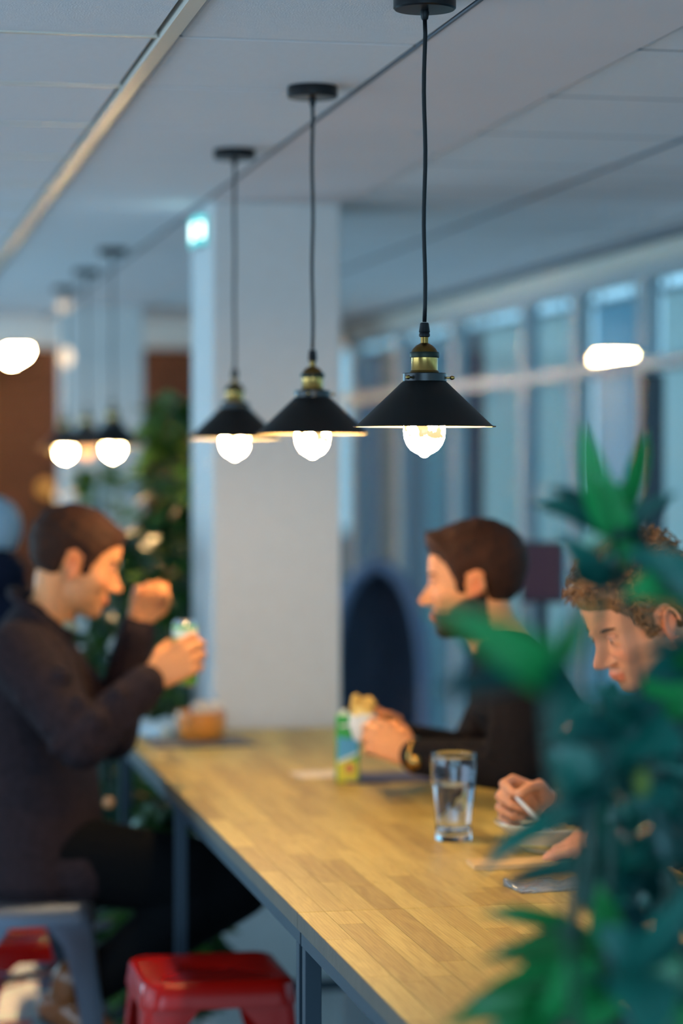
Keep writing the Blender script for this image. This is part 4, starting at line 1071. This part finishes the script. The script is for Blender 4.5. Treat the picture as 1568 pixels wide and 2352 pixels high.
shell_chair(868, 1300, 9.3, 'tall arched slate-blue lounge chair between the pillar and the bearded man', mat('slate_upholstery', lin((58,66,84)), .9, vary=.1), mat('blue_grey_piping', lin((112,122,148)), .8), .36, 1.3, -TH)
# dark display on a stand right of the bearded man
p = P(1246, 1305, 7.6); mo = empty('display_screen', (p.x, p.y, 0), -TH-.1, label='dark display with dim purple image behind the bearded man\'s head', cat='screen')
MB().bbox((-.070,-.012,p.z-.11), (.070,.012,p.z+.085), .004).build('casing', M_frame_dark, mo)
MB().box((-.062,-.0135,p.z-.10), (.062,-.0122,p.z+.076)).build('screen', emit_mat('dim_screen', (.08,.02,.07), .25), mo)
MB().tube([(0,.0,.02),(0,.0,p.z-.11)], .018).build('stand', M_frame_dark, mo)
MB().lathe([(.001,0),(.15,0),(.15,.015),(.02,.022)], seg=32).build('base', M_frame_dark, mo)

# ------------------------------------------------------------------ plants
def leaf_mesh(name, m, nseg=10, fold=.22, droop=.25, wmax=.5, wave=.0, seed=0):
    """unit leaf: length 1 along +X, half width wmax*profile, bending down"""
    rs = random.Random(seed); v = []; f = []
    for i in range(nseg+1):
        t = i/nseg; w_ = wmax*(math.sin(math.pi*min(1, t**.75)))**.8 if 0 < t < 1 else 0.012
        zc = .10*math.sin(t*math.pi*.6)-droop*t*t
        for k in (-1, -.5, 0, .5, 1):
            v.append((t-.04*abs(k), w_*k, zc+fold*w_*abs(k)+wave*math.sin(t*14+k*2)*abs(k)))
    for i in range(nseg):
        for k in range(4): a = i*5+k; f.append((a, a+5, a+6, a+1))
    me = bpy.data.meshes.new(name); me.from_pydata(v, [], f); me.materials.append(m); me.update(); me.shade_smooth(); return me
def leaf_mat(name, c1, c2, rough=.32):
    m = bpy.data.materials.new(name); m.use_nodes = True; nt = m.node_tree; N = nt.nodes; L = nt.links; b = N['Principled BSDF']; out = N['Material Output']
    oi = N.new('ShaderNodeObjectInfo'); cr = N.new('ShaderNodeValToRGB'); cr.color_ramp.elements[0].color = c1+(1,); cr.color_ramp.elements[1].color = c2+(1,)
    L.new(oi.outputs['Random'], cr.inputs[0]); L.new(cr.outputs[0], b.inputs['Base Color']); b.inputs['Roughness'].default_value = rough
    tr = N.new('ShaderNodeBsdfTranslucent'); L.new(cr.outputs[0], tr.inputs[0]); mx = N.new('ShaderNodeMixShader'); mx.inputs[0].default_value = .22
    L.new(b.outputs[0], mx.inputs[1]); L.new(tr.outputs[0], mx.inputs[2]); L.new(mx.outputs[0], out.inputs[0]); return m
def put_leaf(me, base, tip, width, parent, normal=None, rs=random):
    d = Vector(tip)-Vector(base); L_ = d.length; d.normalize()
    n = Vector(normal) if normal is not None else Vector((rs.uniform(-.6,.6), rs.uniform(-.9,.1), 1))
    n = (n-d*n.dot(d)); n = n.normalized() if n.length > 1e-3 else d.orthogonal().normalized()
    s = n.cross(d)
    M = Matrix((d*L_, s*width, n*L_)).transposed().to_4x4(); M.translation = Vector(base)-parent.location
    o = bpy.data.objects.new('leaf', me); COL.objects.link(o); o.parent = parent; o.matrix_local = M
    return o
M_lf1 = leaf_mat('leaf_teal_green', lin((2,54,56)), lin((28,112,98)), .30)
M_lf2 = leaf_mat('leaf_bright_green', lin((10,104,44)), lin((44,160,88)), .34)
M_stem = mat('green_stem', lin((16,62,48)), .5)
LF1 = [leaf_mesh('leaf_blade', M_lf1, 12, .25, dr, .5, .01, i) for i, dr in enumerate((.05, .22, .38))]
LF2 = [leaf_mesh('leaf_blade', M_lf2, 12, .25, dr, .5, .01, i) for i, dr in enumerate((.05, .22, .38))]
def pot(r, rad, h, m, soil=True):
    MB().lathe([(.001,0),(rad*.78,0),(rad*.80,.01),(rad,h-.02),(rad,h),(rad*.93,h),(rad*.90,h-.05),(.001,h-.05)], seg=40, cap=False).build('planter', m, r, 'auto')
    tag(MB().lathe([(.001,h-.035),(rad*.5,h-.03),(rad*.91,h-.04)], seg=32, cap=False).build('soil', mat('potting_soil', lin((45,34,26)), .95, bump=.8, bscale=120), r), kind='stuff')

# near plant: leaves given as base and tip points seen from the photograph's side, each with its own depth
def near_plant():
    c = P(1440, 1500, 2.45); r = empty('potted_plant', (c.x, c.y, 0), label='large out-of-focus leafy plant in the right foreground', cat='plant')
    pot(r, .24, .48, mat('white_planter', lin((200,200,200)), .5))
    rs = random.Random(12); count = 0
    # rosettes: centre px, py, depth, [tips (px,py,width,kind)]
    RO = [
     (1408, 1240, 2.42, [(1335,960,.026,1),(1375,1060,.026,1),(1482,985,.018,1),(1450,1080,.020,1),(1205,1165,.030,0),(1235,1120,.020,0),(1560,1130,.016,0),(1500,1190,.022,0),(1330,1310,.036,1),(1440,1330,.034,1),(1520,1265,.018,0)]),
     (1385, 1350, 2.40, [(1290,1225,.024,0),(1300,1320,.026,0),(1345,1250,.026,1),(1440,1250,.022,0)]),
     (1250, 1570, 1.85, [(1050,1395,.032,1),(1105,1500,.022,0),(1370,1385,.020,1),(985,1605,.018,0),(1330,1560,.030,0),(1300,1690,.034,0)]),
     (1600, 1400, 2.3, [(1420,1285,.050,0),(1450,1345,.050,1),(1500,1250,.04,0),(1640,1300,.04,0)]),
     (1580, 1540, 2.35, [(1455,1480,.022,0),(1470,1560,.030,0),(1530,1470,.016,0),(1620,1470,.030,1),(1500,1650,.05,1),(1620,1640,.045,0)]),
     (1420, 1680, 2.40, [(1270,1640,.036,0),(1330,1590,.026,0),(1420,1600,.030,0),(1500,1610,.036,0),(1560,1700,.05,0),(1300,1740,.045,0),(1390,1790,.05,0),(1480,1790,.045,0)]),
     (1370, 1800, 2.30, [(1240,1730,.036,0),(1290,1850,.026,0),(1330,1880,.035,0),(1450,1860,.045,0),(1500,1760,.045,0),(1350,1690,.04,0)]),
     (1330, 1880, 2.35, [(1062,1995,.018,0),(1215,1870,.014,0)]),
     (1400, 2000, 2.5, [(1140,2048,.018,0),(1190,2025,.020,0),(1320,1930,.028,0),(1340,2110,.036,0),(1480,2110,.036,0),(1400,1900,.030,0)]),
     (1540, 1880, 2.4, [(1440,1800,.04,0),(1430,1920,.04,0),(1600,1800,.045,0),(1620,1930,.045,0),(1520,2010,.045,0),(1500,1780,.035,0)]),
     (1400, 2190, 2.35, [(1075,2080,.018,1),(1150,2160,.026,1),(1380,2040,.030,1),(1480,2070,.040,0)]),
     (1390, 2240, 2.25, [(1080,2190,.026,1),(1010,2352,.034,1),(1130,2275,.032,1),(1230,2350,.034,1),(1330,2400,.04,1),(1470,2350,.05,0)]),
     (1450, 2240, 2.15, [(1640,2010,.022,0),(1590,2120,.026,0),(1640,2230,.036,1),(1590,2320,.04,1),(1510,2400,.05,0),(1380,2130,.04,0)]),
     (1270, 2340, 2.2, [(1040,2320,.022,1),(1110,2390,.03,1),(1180,2262,.024,1),(1300,2262,.028,1)]),
     (1560, 2330, 2.3, [(1480,2380,.04,0),(1640,2260,.05,0),(1600,2400,.05,1)]),
    ]
    for (px, py, d, tips) in RO:
        b0 = P(px, py, d)
        for (tx, ty, wd, kd) in tips:
            dt = d+rs.uniform(-.10, .10); tp = P(tx, ty, dt)
            base = b0+(tp-b0)*.03
            me = (LF2 if kd else LF1)[rs.randrange(3)] if abs(ty-py) < 200 else (LF2 if kd else LF1)[0]
            nrm = (-FWD*rs.uniform(.5, 1.1)+UP*rs.uniform(.3, .9)+RIGHT*rs.uniform(-.5, .5))
            put_leaf(me, base, tp, wd*1.25, r, nrm, rs); count += 1
    # filler leaves in the dense heart of the plant, behind the rosettes
    for k in range(210):
        px = rs.uniform(1290, 1640); py = rs.uniform(1560, 2380)
        if px < ((1340 if py > 1640 and py < 1860 else 1440) if py < 2030 else (1440 if py < 2210 else 1310)) or (py < 1640 and px < 1500): continue
        d = rs.uniform(2.45, 2.85); a = rs.uniform(0, 6.28); L_ = rs.uniform(90, 170)
        b0 = P(px, py, d); tp = P(px+math.cos(a)*L_, py-math.sin(a)*L_*.9, d+rs.uniform(-.1,.1))
        put_leaf(LF1[rs.randrange(3)], b0, tp, rs.uniform(.030,.050), r, -FWD*rs.uniform(.2,1)+UP*rs.uniform(.2,1)+RIGHT*rs.uniform(-.7,.7), rs)
    for (px, py, d, _) in RO:
        b0 = P(px, py, d)-r.location; root = Vector((rs.uniform(-.12,.12), rs.uniform(-.12,.12), .45)); mid = root.lerp(b0, .55)+Vector((rs.uniform(-.03,.03), rs.uniform(-.03,.03), .05))
        MB().tube([root, root.lerp(mid,.5), mid, mid.lerp(b0,.5)+Vector((0,0,.01)), b0], [.007,.006,.005,.004,.003], 8).build('stem', M_stem, r, True)
    # pale yellow-green young buds
    for (px, py, d, s_) in ((1298,1790,2.3,.013),(1475,1800,2.3,.014)):
        MB().ell(P(px,py,d)-r.location, (s_*.6,s_*.5,s_)).build('bud', mat('young_bud', lin((90,110,24)), .5), r, True)
near_plant()

def bush(name, x, y, z0, z1, rad, n, label, m, seed, size=.10, narrow=.35, group=None, potr=.2, poth=.4):
    r = empty(name, (x, y, 0), label=label, cat='plant', group=group); rs = random.Random(seed)
    pot(r, potr, poth, mat('dark_planter', lin((50,54,58)), .5))
    lf = [leaf_mesh('leaf_blade', m, 5, .2, dr, .5, 0, i) for i, dr in enumerate((.15, .4))]
    ns = 7
    for k in range(ns):
        a = k*2.4; q = rad*.5*math.sqrt((k+.5)/ns); zt = z0+(z1-z0)*(.97-.35*(k/ns))
        MB().tube([(q*.3*math.cos(a), q*.3*math.sin(a), poth-.05), (q*.7*math.cos(a), q*.7*math.sin(a), (poth+zt)/2), (q*math.cos(a), q*math.sin(a), zt)], [.012,.009,.004], 6).build('stem', M_stem, r, True)
    for k in range(n):
        u = rs.random(); z = z0+(z1-z0)*u; w_ = rad*(.55+.45*math.sin(math.pi*min(1, u*1.15+.1)))*(1 if u < .65 else 1-(u-.65)/.35*(1-narrow))
        a = rs.uniform(0, 6.28); q = w_*math.sqrt(rs.uniform(.05, 1)); b0 = Vector((x+q*math.cos(a), y+q*math.sin(a), z))
        d = Vector((math.cos(a+rs.uniform(-.8,.8)), math.sin(a+rs.uniform(-.8,.8)), rs.uniform(-.5,.6))).normalized()
        L_ = size*rs.uniform(.7, 1.4); put_leaf(lf[rs.randrange(2)], b0, b0+d*L_, L_*rs.uniform(.4,.6), r, rs=rs)
M_bf = leaf_mat('leaf_deep_green', lin((16,48,22)), lin((52,92,32)), .4)
M_bf2 = leaf_mat('leaf_mid_green', lin((30,70,24)), lin((86,116,40)), .4)
bp = P(410, 1500, 7.75)
bush('potted_plant', bp.x+.02, bp.y, .30, 1.62, .22, 300, 'broad dark green bush between the left man and the white pillar', M_bf, 2, .12, potr=.2)
bp = P(398, 1300, 8.62)
bush('potted_plant', bp.x, bp.y, .9, 1.92, .13, 230, 'tall narrow green plant rising against the brick, left of the pillar', M_bf2, 5, .13, potr=.16)
bp = P(262, 1500, 6.95)
bush('potted_plant', bp.x, bp.y, .55, 1.47, .14, 200, 'green plant directly behind the raised fist of the left man', M_bf, 8, .10, potr=.12)
q_ = P(285, 1900, 6.25)
bush('potted_plant', q_.x+.09, q_.y, .18, .80, .12, 140, 'low green plant on the floor behind the left man\'s knees', M_bf, 15, .10, potr=.14, poth=.2)
bp = P(225, 1150, 10.75)
bush('potted_plant', bp.x, bp.y, 1.0, 1.66, .13, 70, 'sparse green plant in front of the distant pillar', M_bf2, 11, .12, potr=.12)
